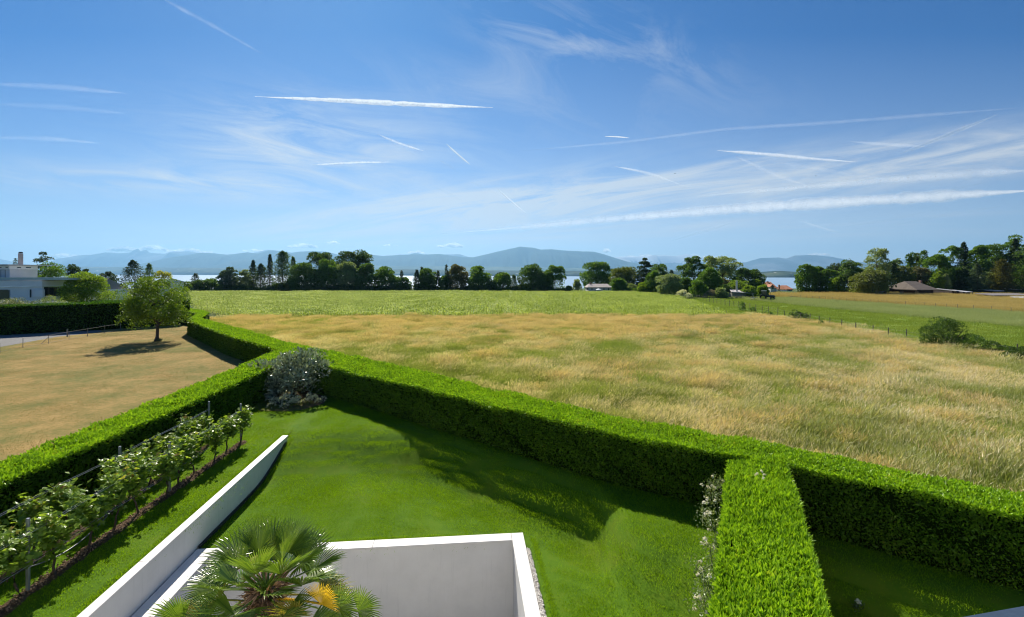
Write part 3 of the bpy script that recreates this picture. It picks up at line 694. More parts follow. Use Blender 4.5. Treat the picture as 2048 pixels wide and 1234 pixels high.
srcC = [source('corn_rows', corn_patch(rng), M_corn) for _ in range(3)]
pc = []; rowdir = R(0)
for y in np.arange(83.6, 190, 3.0):
    for x in np.arange(-134, 62, 3.0): pc.append((x+rng.uniform(-.3, .3), y+rng.uniform(-.3, .3), 0))
pc = np.array(pc); pc = pc[inpoly(pc[:, 0], pc[:, 1], CORN)]
# two tramlines left by the tractor run through the crop
def tram(x, y, u1, y1, u2, y2):
    x1, x2 = (u1-CU)/F*y1, (u2-CU)/F*y2; return np.abs(x-(x1+(x2-x1)*(y-y1)/(y2-y1)))
sc = rng.uniform(.86, 1.12, len(pc)); sc *= 1+.1*fbm2(pc[:, 0], pc[:, 1], 9, 3, .08)
scatter('corn', pc, rng.integers(0, 2, len(pc))*math.pi+rng.normal(0, .04, len(pc)), sc, srcC, rng.integers(0, 3, len(pc)), 'field of young bright green maize plants in rows')
# --- pasture and straw field tufts (coarser, seen from afar)
M_ptuft = leafmat('pasture_blade', (.16, .25, .035), (.34, .41, .10), tr=.4, rough=.6, spec=.15, nscale=.08, tboost=1.1)
M_pale = leafmat('seedhead_blade', (.26, .34, .13), (.46, .51, .27), tr=.35, rough=.6, spec=.15, nscale=.07, tboost=1.0)
M_gold = leafmat('straw_blade', (.34, .29, .11), (.62, .50, .24), tr=.35, rough=.6, spec=.15, nscale=.05, tboost=1.0)
sp1 = [source('pasture_tuft', blades(rng, 300, 2.6, .22, .035, .5), M_ptuft) for _ in range(2)]
sp2 = [source('seedhead_tuft', blades(rng, 420, 2.6, .55, .03, .4, .4), M_pale) for _ in range(2)]
sp3 = [source('straw_tuft', blades(rng, 420, 2.8, .85, .035, .3, .5), M_gold) for _ in range(2)]
def fieldpts(poly, step, jit=.5, ymax=200):
    P_ = np.array(poly); g = np.array([(x, y, 0) for y in np.arange(P_[:, 1].min(), min(ymax, P_[:, 1].max()), step) for x in np.arange(P_[:, 0].min(), P_[:, 0].max(), step)], float)
    g[:, :2] += rng.uniform(-jit, jit, (len(g), 2))*step; g = g[inpoly(g[:, 0], g[:, 1], poly)]
    return g[(np.abs(g[:, 0]/np.maximum(g[:, 1], 1)) < 1.2)]
PA = fieldpts([(45.5, 30), (45.5, 62), (49.6, 90), (56.8, 150), (58, 178), (84, 178), (87, 150), (99, 93.6), (112, 40), (90, 30)], 2.0)
PB = fieldpts([(70, 150), (87, 150), (99, 93.6), (112, 40), (84, 40), (76, 60), (72, 100)], 1.8)
PD = fieldpts([(87.5, 150), (85, 176), (190, 172), (190, 110), (112, 42), (100, 94)], 2.2)
PV = fieldpts([(43.6, 84), (46.0, 72), (44.9, 64), (48.8, 90), (55.9, 150), (57.8, 172), (50, 172), (50.4, 146), (46, 118), (39, 84.6)], 2.0)
PA = np.vstack([PA, PV])
for nm, P_, S2, lb in (('pasture_grass', PA, sp1, 'short green pasture grass beyond the post fence'), ('seeding_grass', PB, sp2, 'strip of taller pale seeding grass across the pasture'), ('straw_grass', PD, sp3, 'golden standing straw below the dark barn')):
    P_[:, 2] = .0; scatter(nm, P_, rng.uniform(0, 6.28, len(P_)), rng.uniform(.75, 1.25, len(P_)), S2, rng.integers(0, 2, len(P_)), lb)
M_dryb = leafmat('dry_lawn_blade', (.13, .16, .03), (.38, .26, .09), tr=.25, rough=.7, spec=.1, nscale=.25, tboost=.9)
sd_ = [source('dry_tuft', blades(rng, 260, 2.2, .03, .02, 1.2), M_dryb) for _ in range(2)]
ND = fieldpts([(-60, 14), (-17.5, 14), (-18.5, 36), (-28, 48), (-42, 63), (-50, 72), (-55, 66), (-56, 50), (-60, 47)], 1.5)
ND = ND[np.abs(ND[:, 0]/ND[:, 1]) < 1.15]
scatter('dry_lawn_grass', ND, rng.uniform(0, 6.28, len(ND)), rng.uniform(.8, 1.2, len(ND)), sd_, rng.integers(0, 2, len(ND)), 'short sun scorched grass of the neighbouring lawn')
# ================================================================ GRAPEVINES
def vine_y(x): return x
M_vine = leafmat('vine_leaf', (.07, .16, .014), (.30, .42, .06), tr=.42, rough=.34, spec=.35, nscale=2.2, extra=(.30, .17, .07), thr=.86)
M_post = solid('galvanised_post', (.24, .26, .29), .45, .5, var=.1)
M_wire = solid('wire', (.45, .47, .5), .4, .6)
M_vbark = solid('vine_bark', (.07, .05, .035), .95, var=.4, scale=12, bmp=.7)
def lawnz(x, y): return float(lawn_h(np.array(float(x)), np.array(float(y))))
def vine(p, seed, label, big=1.0):
    r = np.random.default_rng(seed); e = empty('grapevine', p, label, 'grapevine', 'grapevines trained on the two wire rows')
    b = MB(); h = .75*r.uniform(.9, 1.1)
    k = 6; zz = np.linspace(-.05, h, k); pts = np.c_[np.cumsum(r.normal(0, .035, k)), np.cumsum(r.normal(0, .05, k)), zz]
    b.tube(pts, np.linspace(.035, .022, k), 6)
    canes = []
    for j in range(7):
        d = np.array([HA[0], HA[1]])*r.uniform(-.62, .62)+HB*r.uniform(-.22, .22); top = h+r.uniform(.35, 1.0)
        c = np.array([pts[-1]*(1-t)+np.array([pts[-1][0]+d[0], pts[-1][1]+d[1], top])*t+np.array([0, 0, .12*math.sin(t*3.1)])+r.normal(0, .03, 3)*t for t in np.linspace(0, 1, 6)])
        b.tube(c, np.linspace(.012, .005, 6), 5, cap=False); canes.append(c)
    b.build('stem', M_vbark, e, smooth=True)
    C = []
    for c in canes:
        n = int(54*big); t = r.random(n)**.8*5; i = np.clip(t.astype(int), 0, 4); w = (t-i)[:, None]
        C.append(c[i]*(1-w)+c[i+1]*w+r.normal(0, .13, (n, 3))*[1, 1, .9])
    C = np.vstack(C); D = rdir(r, len(C))*[1, 1, .55]+[0, 0, .1]; s = r.uniform(.09, .17, len(C))
    # palmate leaf: three overlapping pointed lobes
    N = unit(rdir(r, len(C))*.7+[0, 0, .9]); D = unit(D-N*np.sum(D*N, 1)[:, None]); B = np.cross(N, D)
    Vs = []; Qs = []; nb = 0
    for an, sc in ((0, 1), (.95, .82), (-.95, .82)):
        dd = D*math.cos(an)+B*math.sin(an); V, q = leaf_quads(C, dd, s*sc, s*.72*sc, r, .12, N); Vs.append(V); Qs.append(q+nb); nb += len(V)
    rr = r.random(len(C)); rr = np.clip(rr*.7+.35*(C[:, 2]-h)/1.0, 0, 1)
    link('foliage', mesh_np('foliage', np.vstack(Vs), np.vstack(Qs), False, np.tile(rr, 3)), M_vine, e)
    return e
def trellis(pf, label, zt, seed, wz):
    e = empty('vine_trellis', (*pf[0], 0), label, 'trellis')
    L0 = np.array([*pf[0], 0.])
    for (x, y) in pf:
        b = MB(); b.box(-.035, .035, -.03, .03, -.4, zt, None, bev=.006); o = b.build('post', M_post, e); o.location = (x-pf[0][0], y-pf[0][1], 0)
    a = np.array(pf[0]); c = np.array(pf[-1]); d = unit(c-a); a = a-d*0; 
    for z in wz:
        for off in (-.045, .045):
            b = MB(); n_ = 40; t = np.linspace(0, 1, n_); P_ = a[None]*(1-t[:, None])+c[None]*t[:, None]+HB*off
            zz = z-.03*np.sin(t*math.pi*len(pf))**2+.0*t
            b.tube(np.c_[P_-pf[0], zz], .0045, 5, cap=False); b.build('wire', M_wire, e)
    return e
rowF = [(-11.55, 6.6), (-12.0, 11.9), (-12.35, 17.3), (-12.6, 22.3)]
rowB = [(-12.85, 5.5), (-13.1, 10.9), (-13.4, 16.4), (-13.95, 22.1)]
trellis(rowF, 'front vine trellis with grey metal posts and twin wires, nearest the white wall', 1.92, 1, (.85, 1.62))
trellis(rowB, 'rear vine trellis with grey posts and twin wires, against the hedge', 2.08, 2, (.85, 1.72))
FL = ['first', 'second', 'third', 'fourth', 'fifth', 'sixth', 'seventh', 'eighth', 'ninth', 'tenth', 'eleventh', 'twelfth', 'thirteenth', 'fourteenth', 'fifteenth']
def rowpt(row, y):
    r_ = np.array(row); return float(np.interp(y, r_[:, 1], r_[:, 0])), y
for i, y in enumerate(np.linspace(22.1, 9.4, 13)):
    x, y = rowpt(rowF, y); vine((x+.03*math.sin(i*3), y, .03), 100+i, 'leafy grapevine, %s from the far end of the front row' % FL[i] if i else 'leafy grapevine at the far end of the front row beside the last post', 1.15+.2*math.sin(i*1.7))
for i, y in enumerate(np.linspace(21.6, 9.6, 11)):
    x, y = rowpt(rowB, y); vine((x, y, .03), 200+i, 'grapevine with bronze tips, %s from the far end of the rear row' % FL[i] if i else 'grapevine with bronze tips at the far end of the rear row', .8+.25*math.sin(i*2.1))
for k, row in enumerate((rowF, rowB)):
    b = MB(); r_ = np.random.default_rng(k)
    pts = []; ys = np.arange(7, 22.7 if k == 0 else 22, .3)
    Lp = [(rowpt(row, y)[0]-.19+r_.normal(0, .03), y) for y in ys]; Rp = [(rowpt(row, y)[0]+.19+r_.normal(0, .03), y) for y in ys]
    V = []
    for (x1, y1), (x2, y2) in zip(Lp, Rp): V += [[x1, y1, lawnz(x1, y1)+.012], [(x1+x2)/2, y1, lawnz(x1, y1)+.075], [x2, y2, lawnz(x2, y2)+.012]]
    q_ = []
    for i in range(len(ys)-1): q_ += [[3*i, 3*i+1, 3*i+4, 3*i+3], [3*i+1, 3*i+2, 3*i+5, 3*i+4]]
    b.add(V, q_); o = b.build('planting_bed', M_mulch, smooth=True); o['kind'] = 'structure'
    n = 2200; yy_ = r_.uniform(7, 22.4, n); xx_ = np.array([rowpt(row, y)[0] for y in yy_])+r_.normal(0, .09, n)
    rng = r_; o = pebbles('bark_chips', np.c_[xx_, yy_, np.array([lawnz(a_, b__) for a_, b__ in zip(xx_, yy_)])+.07], .02, leafmat('bark_chip', (.08, .05, .03), (.40, .27, .17), tr=0, rough=.9, spec=.1, nscale=5))
    setp(o, 'brown bark chips under the %s row of grapevines' % ('front', 'rear')[k], None, None, 'stuff')
# black watering hose sagging between vine stems
b = MB(); t = np.linspace(0, 1, 30); A_ = np.array([-12.15, 12.0, .62]); B_ = np.array([-12.3, 14.6, .62])
pts = A_[None]*(1-t[:, None])+B_[None]*t[:, None]; pts[:, 2] -= .25*np.sin(t*3.14)
b.tube(pts, .016, 8); o = b.build('irrigation_hose', solid('hose_plastic', (.10, .11, .13), .3), smooth=True); setp(o, 'dark watering hose sagging between stems of the front vine row', 'hose')

# ================================================================ PALM
def fan(seed, ped, dirv, blade, spread, yellow, nseg=38, fold=.55, bd=None, bup=None):
    """petiole then radiating stiff folded segments; returns (V,q,rnd) in palm space"""
    r = np.random.default_rng(seed); d = unit(np.array(dirv, float)[None])[0]
    side = np.cross(d, [0, 0, 1.]); side = side/np.linalg.norm(side); up = np.cross(side, d)
    roll = r.uniform(-.5, .5); side, up = side*math.cos(roll)+up*math.sin(roll), up*math.cos(roll)-side*math.sin(roll)
    n = 6; t = np.linspace(0, 1, n)[:, None]; pet = d*ped*t + np.array([0, 0, -.16*ped])*t**2
    b = MB(); b.tube(pet, np.linspace(.022, .012, n), 5); c = pet[-1]; d2 = unit((pet[-1]-pet[-2])[None])[0]
    if bd is not None: d2 = unit(np.array([bd], float))[0]; side = np.cross(d2, bup); side /= np.linalg.norm(side); up = np.cross(side, d2)
    V = []; q = []; rr = []
    for k in range(nseg):
        a = (k/(nseg-1)-.5)*2*spread; L = blade*(1-.16*abs(a/spread)**3)*r.uniform(.93, 1.04)
        dd = d2*math.cos(a)+side*math.sin(a); dd = unit((dd+up*(.20+fold*abs(math.sin(a))*.5))[None])[0]
        wv = np.cross(dd, up); wv /= np.linalg.norm(wv)+1e-9; nn = np.cross(wv, dd)
        w = blade*spread*2/nseg*.27; droop = r.uniform(.02, .16)
        m1 = c+dd*L*.55; m2 = c+dd*L*.82+np.array([0, 0, -droop*L*.35]); tip = c+dd*L+np.array([0, 0, -droop*L]); i0 = len(V)
        V += [c, m1+wv*w, m1+nn*w*.9, m1-wv*w, m2+wv*w*.6, m2+nn*w*.3, m2-wv*w*.6, tip]
        q += [[i0, i0+1, i0+2, i0+2], [i0, i0+2, i0+3, i0+3], [i0+1, i0+4, i0+5, i0+2], [i0+2, i0+5, i0+6, i0+3], [i0+4, i0+7, i0+5, i0+5], [i0+5, i0+7, i0+6, i0+6]]
        rr.append(r.random())
    return b, np.array(V), q, rr, c
def palm():
    base = np.array([-4.1, 8.0, -3.6]); top = 6.3
    e = empty('fan_palm', base, 'tall fan palm with spiky fronds in the sunken courtyard, cut by the bottom edge', 'palm tree')
    b = MB(); k = 24; z = np.linspace(0, top, k); r_ = np.random.default_rng(3)
    b.tube(np.c_[.05*np.sin(z), .04*np.cos(z*.8), z], .13+.03*(np.arange(k) % 2)+.05*(z/top), 14); b.build('trunk', solid('palm_trunk', (.11, .075, .05), .95, var=.4, scale=14, bmp=1), e, smooth=False)
    # fibre and old leaf bases
    n = 900; a = r_.uniform(0, 6.28, n); zz = top-1.6*r_.random(n)**1.3+.15; C = np.c_[np.cos(a)*.17, np.sin(a)*.17, zz]; D = np.c_[np.cos(a), np.sin(a), r_.uniform(-.6, 1.4, n)]
    link('fibre', leaf_mesh('fibre', C, D, r_.uniform(.14, .34, n), .035, r_), leafmat('palm_fibre', (.07, .04, .025), (.42, .27, .17), tr=.1, rough=.8, spec=.2, nscale=4), e)
    mg = leafmat('palm_leaf', (.045, .11, .012), (.19, .28, .035), tr=.30, rough=.30, spec=.6, nscale=1.5, tboost=1.7)
    mg2 = leafmat('palm_leaf_yellowing', (.14, .17, .02), (.42, .34, .05), tr=.35, rough=.35, spec=.6, nscale=1.2, tboost=1.4)
    my = leafmat('palm_leaf_yellow', (.62, .42, .02), (.90, .60, .05), tr=.35, rough=.4, spec=.4, nscale=1.2, tboost=1.2)
    specs = []
    ga = 2.399
    for i in range(31):
        f = i/30; el = 64-86*f; az = i*ga*57.3; specs.append((az, el, .62+.32*f, .66+.06*math.sin(i), 1.75 if f > .15 else .55+f*4, 'g' if (i % 7 or f < .4) else 'o'))
    # the bright yellow old frond at lower right, and fronds leaning towards the right edge
    specs += [(-16, 16, 1.12, .56, .95, 'y', (.42, -.1, .85)), (-4, 6, 1.25, .62, 1.25, 'g', (.72, -.1, .6)), (4, 0, 1.5, .58, 1.3, 'g', (.85, -.1, .4)), (-30, 12, .8, .55, 1.2, 'o', (-.1, -.2, .9)), (196, 4, 1.2, .62, 1.3, 'g', (-.7, -.1, .45)), (-95, -22, .8, .62, 1.6, 'g'), (-70, -30, .7, .62, 1.6, 'g'), (-125, -28, .8, .62, 1.5, 'g'), (-150, -14, .9, .6, 1.5, 'g'), (-110, 0, .7, .62, 1.6, 'g'), (-6, -14, 1.3, .60, 1.5, 'g'), (8, -24, 1.5, .58, 1.5, 'g'), (-50, -32, 1.2, .6, 1.4, 'g'), (205, -4, 1.05, .7, 1.7, 'g'), (190, -16, 1.2, .66, 1.5, 'g'), (170, 8, .9, .7, 1.6, 'o')]
    for i, (az, el, ped, bl, sp, cl, *bdv) in enumerate(specs):
        d = (math.cos(R(az))*math.cos(R(el)), math.sin(R(az))*math.cos(R(el)), math.sin(R(el)))
        b, V, q, rr, c = fan(i, ped, d, bl, sp, 0, 34 if bl > .55 else 26, bd=bdv[0] if bdv else None, bup=(0, -1, .35)); s0 = np.array([0, 0, top+.05-.28*(i/44)])
        tri = [[a_, b2, c_] for a_, b2, c_, d_ in q if c_ == d_]; qd = [x for x in q if x[2] != x[3]]
        n_t = len(tri); b2 = MB(); b2.V = list(b.V); b2.Q = list(b.Q); b2.T = list(b.T); b2.n = b.n; b2.add(V, qd, tri)
        Vv = np.vstack(b2.V)+s0; Q_ = np.concatenate(b2.Q); T_ = np.concatenate(b2.T); rn = np.random.default_rng(i).random(len(Q_)+len(T_))
        o = link('frond', mesh_np('frond', Vv, [Q_, T_], False, rn), {'g': mg, 'o': mg2, 'y': my}[cl], e)
        if cl == 'y': o['label'] = 'bright yellow dying frond at lower right of the crown'
palm()

# ================================================================ SHRUBS IN THE GARDEN
def clump_points(r, n, K, rx, ry, rz, cz, br=(.28, .42), lowcut=-.75, surf=.35):
    """points on the skins of many overlapping clumps filling an ellipsoid"""
    d = rdir(r, K); d[:, 2] = np.where(d[:, 2] < lowcut, -d[:, 2], d[:, 2]); q = .40+.34*r.random(K)
    c = d*q[:, None]*[rx, ry, rz]; rad = r.uniform(*br, K)*min(rx, ry, rz*1.2)
    i = r.integers(0, K, n); u = rdir(r, n); u[:, 2] = np.where(u[:, 2] < -.35, -u[:, 2], u[:, 2])
    p = c[i]+u*(rad[i]*(1-surf*r.random(n)**2))[:, None]*[1, 1, .82]
    return p+[0, 0, cz], unit(u*.8+rdir(r, n)*.5+[0, 0, .25]), i
def fit(p, rx, ry, z0, z1):
    lo, hi = np.percentile(p, .5, axis=0), np.percentile(p, 99.5, axis=0); q = p.copy()
    q[:, 0] = (p[:, 0]-(lo[0]+hi[0])/2)*2*rx/(hi[0]-lo[0]); q[:, 1] = (p[:, 1]-(lo[1]+hi[1])/2)*2*ry/(hi[1]-lo[1])
    q[:, 2] = z0+(p[:, 2]-lo[2])*(z1-z0)/(hi[2]-lo[2]); return q
def shrub(name, p, rx, h, label, mat, n, L, W, seed, K=18, z0=.05, ry=None, stems=5, cat='shrub', group=None, rndlow=0):
    r = np.random.default_rng(seed); e = empty(name, p, label, cat, group); ry = ry or rx
    P_, N_, i = clump_points(r, n, K, rx, ry, h/2, h/2); P_ = fit(P_, rx, ry, z0, h)
    link('foliage', leaf_mesh('foliage', P_, N_+rdir(r, n)*.6, L*r.uniform(.6, 1.3, n), W*r.uniform(.7, 1.2, n), r), mat, e)
    b = MB()
    for k in range(stems):
        a = r.uniform(0, 6.28); tp = np.array([math.cos(a)*rx*.5, math.sin(a)*ry*.5, h*.7]); b.tube([np.zeros(3)-[0, 0, .05], tp*.4+[0, 0, h*.08], tp], [h*.014+.008, h*.01+.006, .006], 6)
    b.build('stem', bark, e, smooth=True); return e
M_silver = leafmat('silver_leaf', (.03, .06, .02), (.55, .63, .44), tr=.15, rough=.28, spec=.8, nscale=1.5, tboost=1.0)
M_silver2 = leafmat('pale_leaf', (.45, .50, .36), (.80, .78, .62), tr=.3, rough=.5, spec=.4, nscale=2)
M_darkshrub = leafmat('dark_shrub_leaf', (.02, .05, .012), (.08, .13, .03), tr=.2, rough=.3, spec=.7, nscale=1.5)
p = G(572, 806, .05); shrub('silver_shrub', (p[0]-.35, p[1]+1.7, .05), 2.45, 2.9, 'large rounded shrub with glossy silver green leaves in the hedge corner', M_silver, 4200, .25, .125, 31, K=40, ry=1.7)
p = G(596, 735, 1.5); shrub('dark_shrub', (-13.9, 32.6, .05), 1.1, 2.75, 'dark reddish shrub rising behind the silver shrub in the hedge corner', M_darkshrub, 2600, .11, .05, 32, K=14)
for k, (u, v, s, lb, m_) in enumerate([(560, 812, .62, 'low pale leaved plant at the foot of the silver shrub, middle of the bed', M_silver2), (630, 806, .5, 'small pale plant at the right end of the corner bed', M_silver2), (536, 800, .5, 'low grey plant at the left of the corner bed', M_silver), (598, 810, .42, 'little silver plant on the bed edge between two pale plants', M_silver2)]):
    g_ = G(u, v, .05); shrub('bedding_plant', (g_[0], g_[1], .05), s, s*1.05, lb, m_, 420, .13, .05, 40+k, K=7, stems=3, cat='plant', group='low plants of the corner bed')
bp = [G(u, v, .05) for u, v in ((498, 812), (520, 822), (560, 824), (600, 822), (648, 808), (655, 795))]
sheet('corner_bed', [(q_[0], q_[1]) for q_ in bp]+[(-13.4, 32.0), (-16.0, 35.0), (-15.6, 31)], .085, M_mulch)
# climbing rose with white flowers on the left face of the broad hedge
def climbing_rose():
    r = np.random.default_rng(8); e = empty('climbing_rose', (4.6, 11.2, 0), 'climbing rose with white blossoms sprawling over the left side of the broad hedge', 'rose')
    b = MB(); C = []; fl = []
    for k in range(15):
        t = k/14; y = 9.4+5.3*t; x = 3.52+(y-8.37)*.495; s = (x-.12, y+r.uniform(-.2, .2)); z1 = r.uniform(1.3, 2.15); out = r.uniform(.10, .42)
        pts = np.array([[s[0], s[1], r.uniform(.0, .8)], [s[0]-out*.5, s[1]+r.normal(0, .1), z1*.8], [s[0]-out, s[1]-r.uniform(-.2, .4), z1], [s[0]-out*1.3, s[1]-r.uniform(0, .5), z1-.15]])-[4.6, 11.2, 0]
        tt = np.linspace(0, 3, 12); c = np.stack([np.interp(tt, range(4), pts[:, i]) for i in range(3)], 1); b.tube(c, .008, 5, cap=False)
        n = 110; i = r.integers(4, 12, n); C.append(c[i]+r.normal(0, .10, (n, 3)))
        m = r.integers(1, 6); cc = c[r.integers(7, 12)]; fl.append(cc+r.normal(0, .10, (m, 3)))
    fl.append(np.array([[7.2, 14.1, 2.12], [7.35, 14.0, 2.12], [7.25, 13.8, 2.1], [7.4, 14.2, 2.12], [7.1, 14.0, 2.11]])-[4.6, 11.2, 0])
    b.build('stem', solid('rose_stem', (.10, .12, .05), .8), e, smooth=True)
    C = np.vstack(C); n = len(C); link('foliage', leaf_mesh('foliage', C, rdir(r, n)+[0, 0, .3], .055, .034, r), leafmat('rose_leaf', (.08, .15, .03), (.30, .36, .15), tr=.3, rough=.35, spec=.5, nscale=3), e)
    Fl = np.vstack(fl); Fl = Fl+r.normal(0, .01, Fl.shape); n = len(Fl); P_ = np.repeat(Fl, 9, 0); D = unit(rdir(r, 9*n)+[-.4, -.3, .5])
    link('blossom', leaf_mesh('blossom', P_, D, .062, .05, r), leafmat('rose_petal', (.80, .77, .74), (.86, .84, .82), tr=.3, rough=.6, spec=.2, nscale=3, tboost=1.0), e)
climbing_rose()
for k, (u, v, lb) in enumerate([(1403, 1196, 'fallen looking white rose bloom low on the lawn edge by the broad hedge'), (1716, 1228, 'small white flowering plant in the dark strip right of the broad hedge')]):
    g_ = G(u, v, -.72); r = np.random.default_rng(70+k); e = empty('white_flower', (g_[0], g_[1], lawnz(g_[0], g_[1])), lb, 'flower'); n = 26
    link('petals', leaf_mesh('petals', r.normal(0, .035, (n, 3))+[0, 0, .22], rdir(r, n)+[0, 0, .6], .06, .045, r), _m['rose_petal'], e)
    n = 60; link('leaves', leaf_mesh('leaves', r.normal(0, .08, (n, 3))*[1, 1, .5]+[0, 0, .10], rdir(r, n)+[0, 0, .4], .07, .035, r), M_darkshrub, e)

# ================================================================ TREES
GP = {  # leaf colours: darker tone, lighter tone, mixed at random
 'dark': ((0.028, 0.065, 0.015), (0.090, 0.162, 0.033)), 'green': ((0.056, 0.133, 0.018), (0.170, 0.294, 0.042)), 'fresh': ((0.09, 0.18, 0.018), (0.26, 0.37, 0.04)),
 'mid': ((0.044, 0.104, 0.021), (0.130, 0.228, 0.042)), 'spruce': ((0.020, 0.046, 0.018), (0.064, 0.110, 0.039)), 'blue': ((0.044, 0.085, 0.051), (0.120, 0.180, 0.105)),
 'grey': ((0.120, 0.190, 0.075), (0.340, 0.418, 0.180)), 'copper': ((0.090, 0.095, 0.038), (0.200, 0.199, 0.075)), 'olive': ((0.080, 0.114, 0.021), (0.220, 0.266, 0.053)), 'brown': ((0.050, 0.065, 0.020), (0.130, 0.130, 0.035)),
 'yellow': ((0.200, 0.247, 0.030), (0.520, 0.513, 0.075))}
def treemat(p): c = GP[p]; return leafmat('leaf_'+p, c[0], c[1], tr=.36, rough=.5, spec=.3, nscale=.35, tboost=1.4)
def crown_leaf(e, P_, N_, L, W, pal, r): return link('crown', leaf_mesh('crown', P_, N_, L, W, r), treemat(pal), e)
def tree(name, label, u0, u1, vt, vb, y, kind='round', pal='green', n=3600, group=None, base=.06, x=None, leaf=None, cat='tree', z0=None, ground=None):
    seed = int(u0*7+vt*13+y); r = np.random.default_rng(seed)
    x = ((u0+u1)/2-CU)/F*y; H = (HV-vt)/F*y+EYE; w = (u1-u0)/F*y/2; g = float(terr(np.array(x), np.array(float(y)))) if ground is None else ground
    zb = (HV-vb)/F*y+EYE; H -= g; e = empty(name, (x, y, g), label, cat, group)
    ls = leaf or max(.20, y*.0025); z0 = H*base if z0 is None else z0
    if kind in ('round', 'oval', 'airy', 'willow', 'umbrella', 'poplar'):
        K = {'round': 26, 'oval': 30, 'airy': 30, 'willow': 40, 'umbrella': 16, 'poplar': 26}[kind]
        if kind == 'umbrella': z0 = H*.42
        hh = (H-z0)/2; br = {'airy': (.16, .27), 'willow': (.22, .36), 'poplar': (.5, .8)}.get(kind, (.25, .40))
        P_, N_, i = clump_points(r, n, K, w, w, hh, z0+hh, br=br if kind != 'umbrella' else (.5, .8), surf=.45)
        if kind in ('round', 'oval'):   # broad shoulders, foliage hanging down to the skirt
            m = n//3; a = r.uniform(0, 6.28, m); zz = r.uniform(z0, z0+hh*1.1, m); rad = w*.8*(.62+.38*np.sin(np.clip((zz-z0)/(hh*1.2), 0, 1)*1.57))*(1+.12*np.sin(a*5+zz))
            P_ = np.vstack([P_, np.c_[np.cos(a)*rad, np.sin(a)*rad, zz]]); N_ = np.vstack([N_, unit(np.c_[np.cos(a), np.sin(a), r.normal(.2, .5, m)])])
        if kind != 'umbrella' and kind != 'poplar':
            m = n//3 if kind != 'airy' else n//5; a = r.uniform(0, 6.28, m); zz = H*r.uniform(.01, .5, m); rad = w*(.62+.22*np.sin(a*3+seed)+.1*np.sin(a*7+zz))*(r.random(m)**.25)
            P_ = np.vstack([P_, np.c_[np.cos(a)*rad, np.sin(a)*rad, zz]]); N_ = np.vstack([N_, unit(np.c_[np.cos(a), np.sin(a), r.normal(.2, .5, m)])])
        P_ = fit(P_, w, w, z0, H)
        if kind == 'willow': N_ = unit(N_+[0, 0, -1.1])
        D = N_+rdir(r, len(P_))*.7; s = r.uniform(.6, 1.5, len(P_))
        crown_leaf(e, P_, D, ls*s, ls*.62*s, pal, r)
    elif kind in ('spruce', 'fir', 'cypress', 'column'):
        nb = {'spruce': 70, 'fir': 110, 'cypress': 90, 'column': 120}[kind]; per = max(8, n//nb); P_ = []; D = []
        for k in range(nb):
            t = ((k+.5)/nb)**.9; a = k*2.399+r.normal(0, .3); z = z0+(H-z0)*t
            prof = {'spruce': (1-t)**.85, 'fir': (1-t**2.2)**.9, 'cypress': (1-t**3)*(.55+.9*min(t*3, 1)*.5), 'column': (1-t**4)**.8}[kind]
            ln = w*max(prof, .04)*r.uniform(.62, 1.12); dr = {'spruce': -.30, 'fir': -.22, 'cypress': .9, 'column': .7}[kind]
            q = r.random(per)**.7; cc = np.c_[np.cos(a)*ln*q, np.sin(a)*ln*q, z+dr*ln*q]+r.normal(0, 1, (per, 3))*[ln*.13+.1, ln*.13+.1, ls*.35]
            P_.append(cc); D.append(np.tile([math.cos(a), math.sin(a), dr], (per, 1))+rdir(r, per)*.6)
        P_ = np.vstack(P_); D = np.vstack(D); P_ = fit(P_, w, w, z0, H); s = r.uniform(.6, 1.4, len(P_)); crown_leaf(e, P_, D, ls*s, ls*.45*s, pal, r)
    elif kind == 'cedar':
        P_ = []; D = []; lv = 8; n = int(n*1.8)
        for l in range(lv):
            t = l/(lv-1); z = z0+(H-z0)*(.10+.88*t); rr = w*(1-.62*t**1.6); m = 6 if l < lv-1 else 2
            for k in range(m):
                a = r.uniform(0, 6.28); ro = rr*r.uniform(.25, .68) if m > 2 else 0; c = np.array([math.cos(a)*ro, math.sin(a)*ro, z+r.normal(0, .3)]); pr = rr*r.uniform(.34, .5); nn = n//(lv*6)+4
                u = rdir(r, nn)*[pr, pr, pr*.17+.15]; P_.append(c+u); D.append(unit(u)*.6+[0, 0, .3]+rdir(r, nn)*.5)
        m = n//3; a = r.uniform(0, 6.28, m); zz = H*r.uniform(.01, .6, m); rad = w*(.55-.35*zz/H)*(1+.3*np.sin(a*3+seed)); P_.append(np.c_[np.cos(a)*rad, np.sin(a)*rad, zz]); D.append(unit(np.c_[np.cos(a), np.sin(a), r.normal(0, .5, m)]))
        P_ = np.vstack(P_); D = np.vstack(D); P_ = fit(P_, w, w, z0, H); s = r.uniform(.6, 1.4, len(P_)); crown_leaf(e, P_, D, ls*s, ls*.5*s, pal, r)
    # trunk with limbs
    b = MB(); tr = max(.12, H*.018); top = H*.78; k = 7; zz = np.linspace(-.4, top, k); wx = np.cumsum(r.normal(0, H*.008, k)); wx -= wx[0]
    b.tube(np.c_[wx, wx*.4, zz], np.linspace(tr*1.25, tr*.3, k), 8)
    if kind in ('round', 'oval', 'airy', 'umbrella', 'willow'):
        for j in range(9):
            a = j*2.4; z1 = H*r.uniform(.22, .6); o_ = w*r.uniform(.4, .72); tp = min(H*.93, z1+o_*r.uniform(.5, 1.1)); i_ = np.interp(z1, zz, wx)
            b.tube([[i_, i_*.4, z1], [i_+math.cos(a)*o_*.5, math.sin(a)*o_*.5, z1+(tp-z1)*.6], [i_+math.cos(a)*o_, math.sin(a)*o_, tp]], [tr*.5, tr*.3, tr*.08], 5)
    b.build('trunk', bark, e, smooth=True); return e
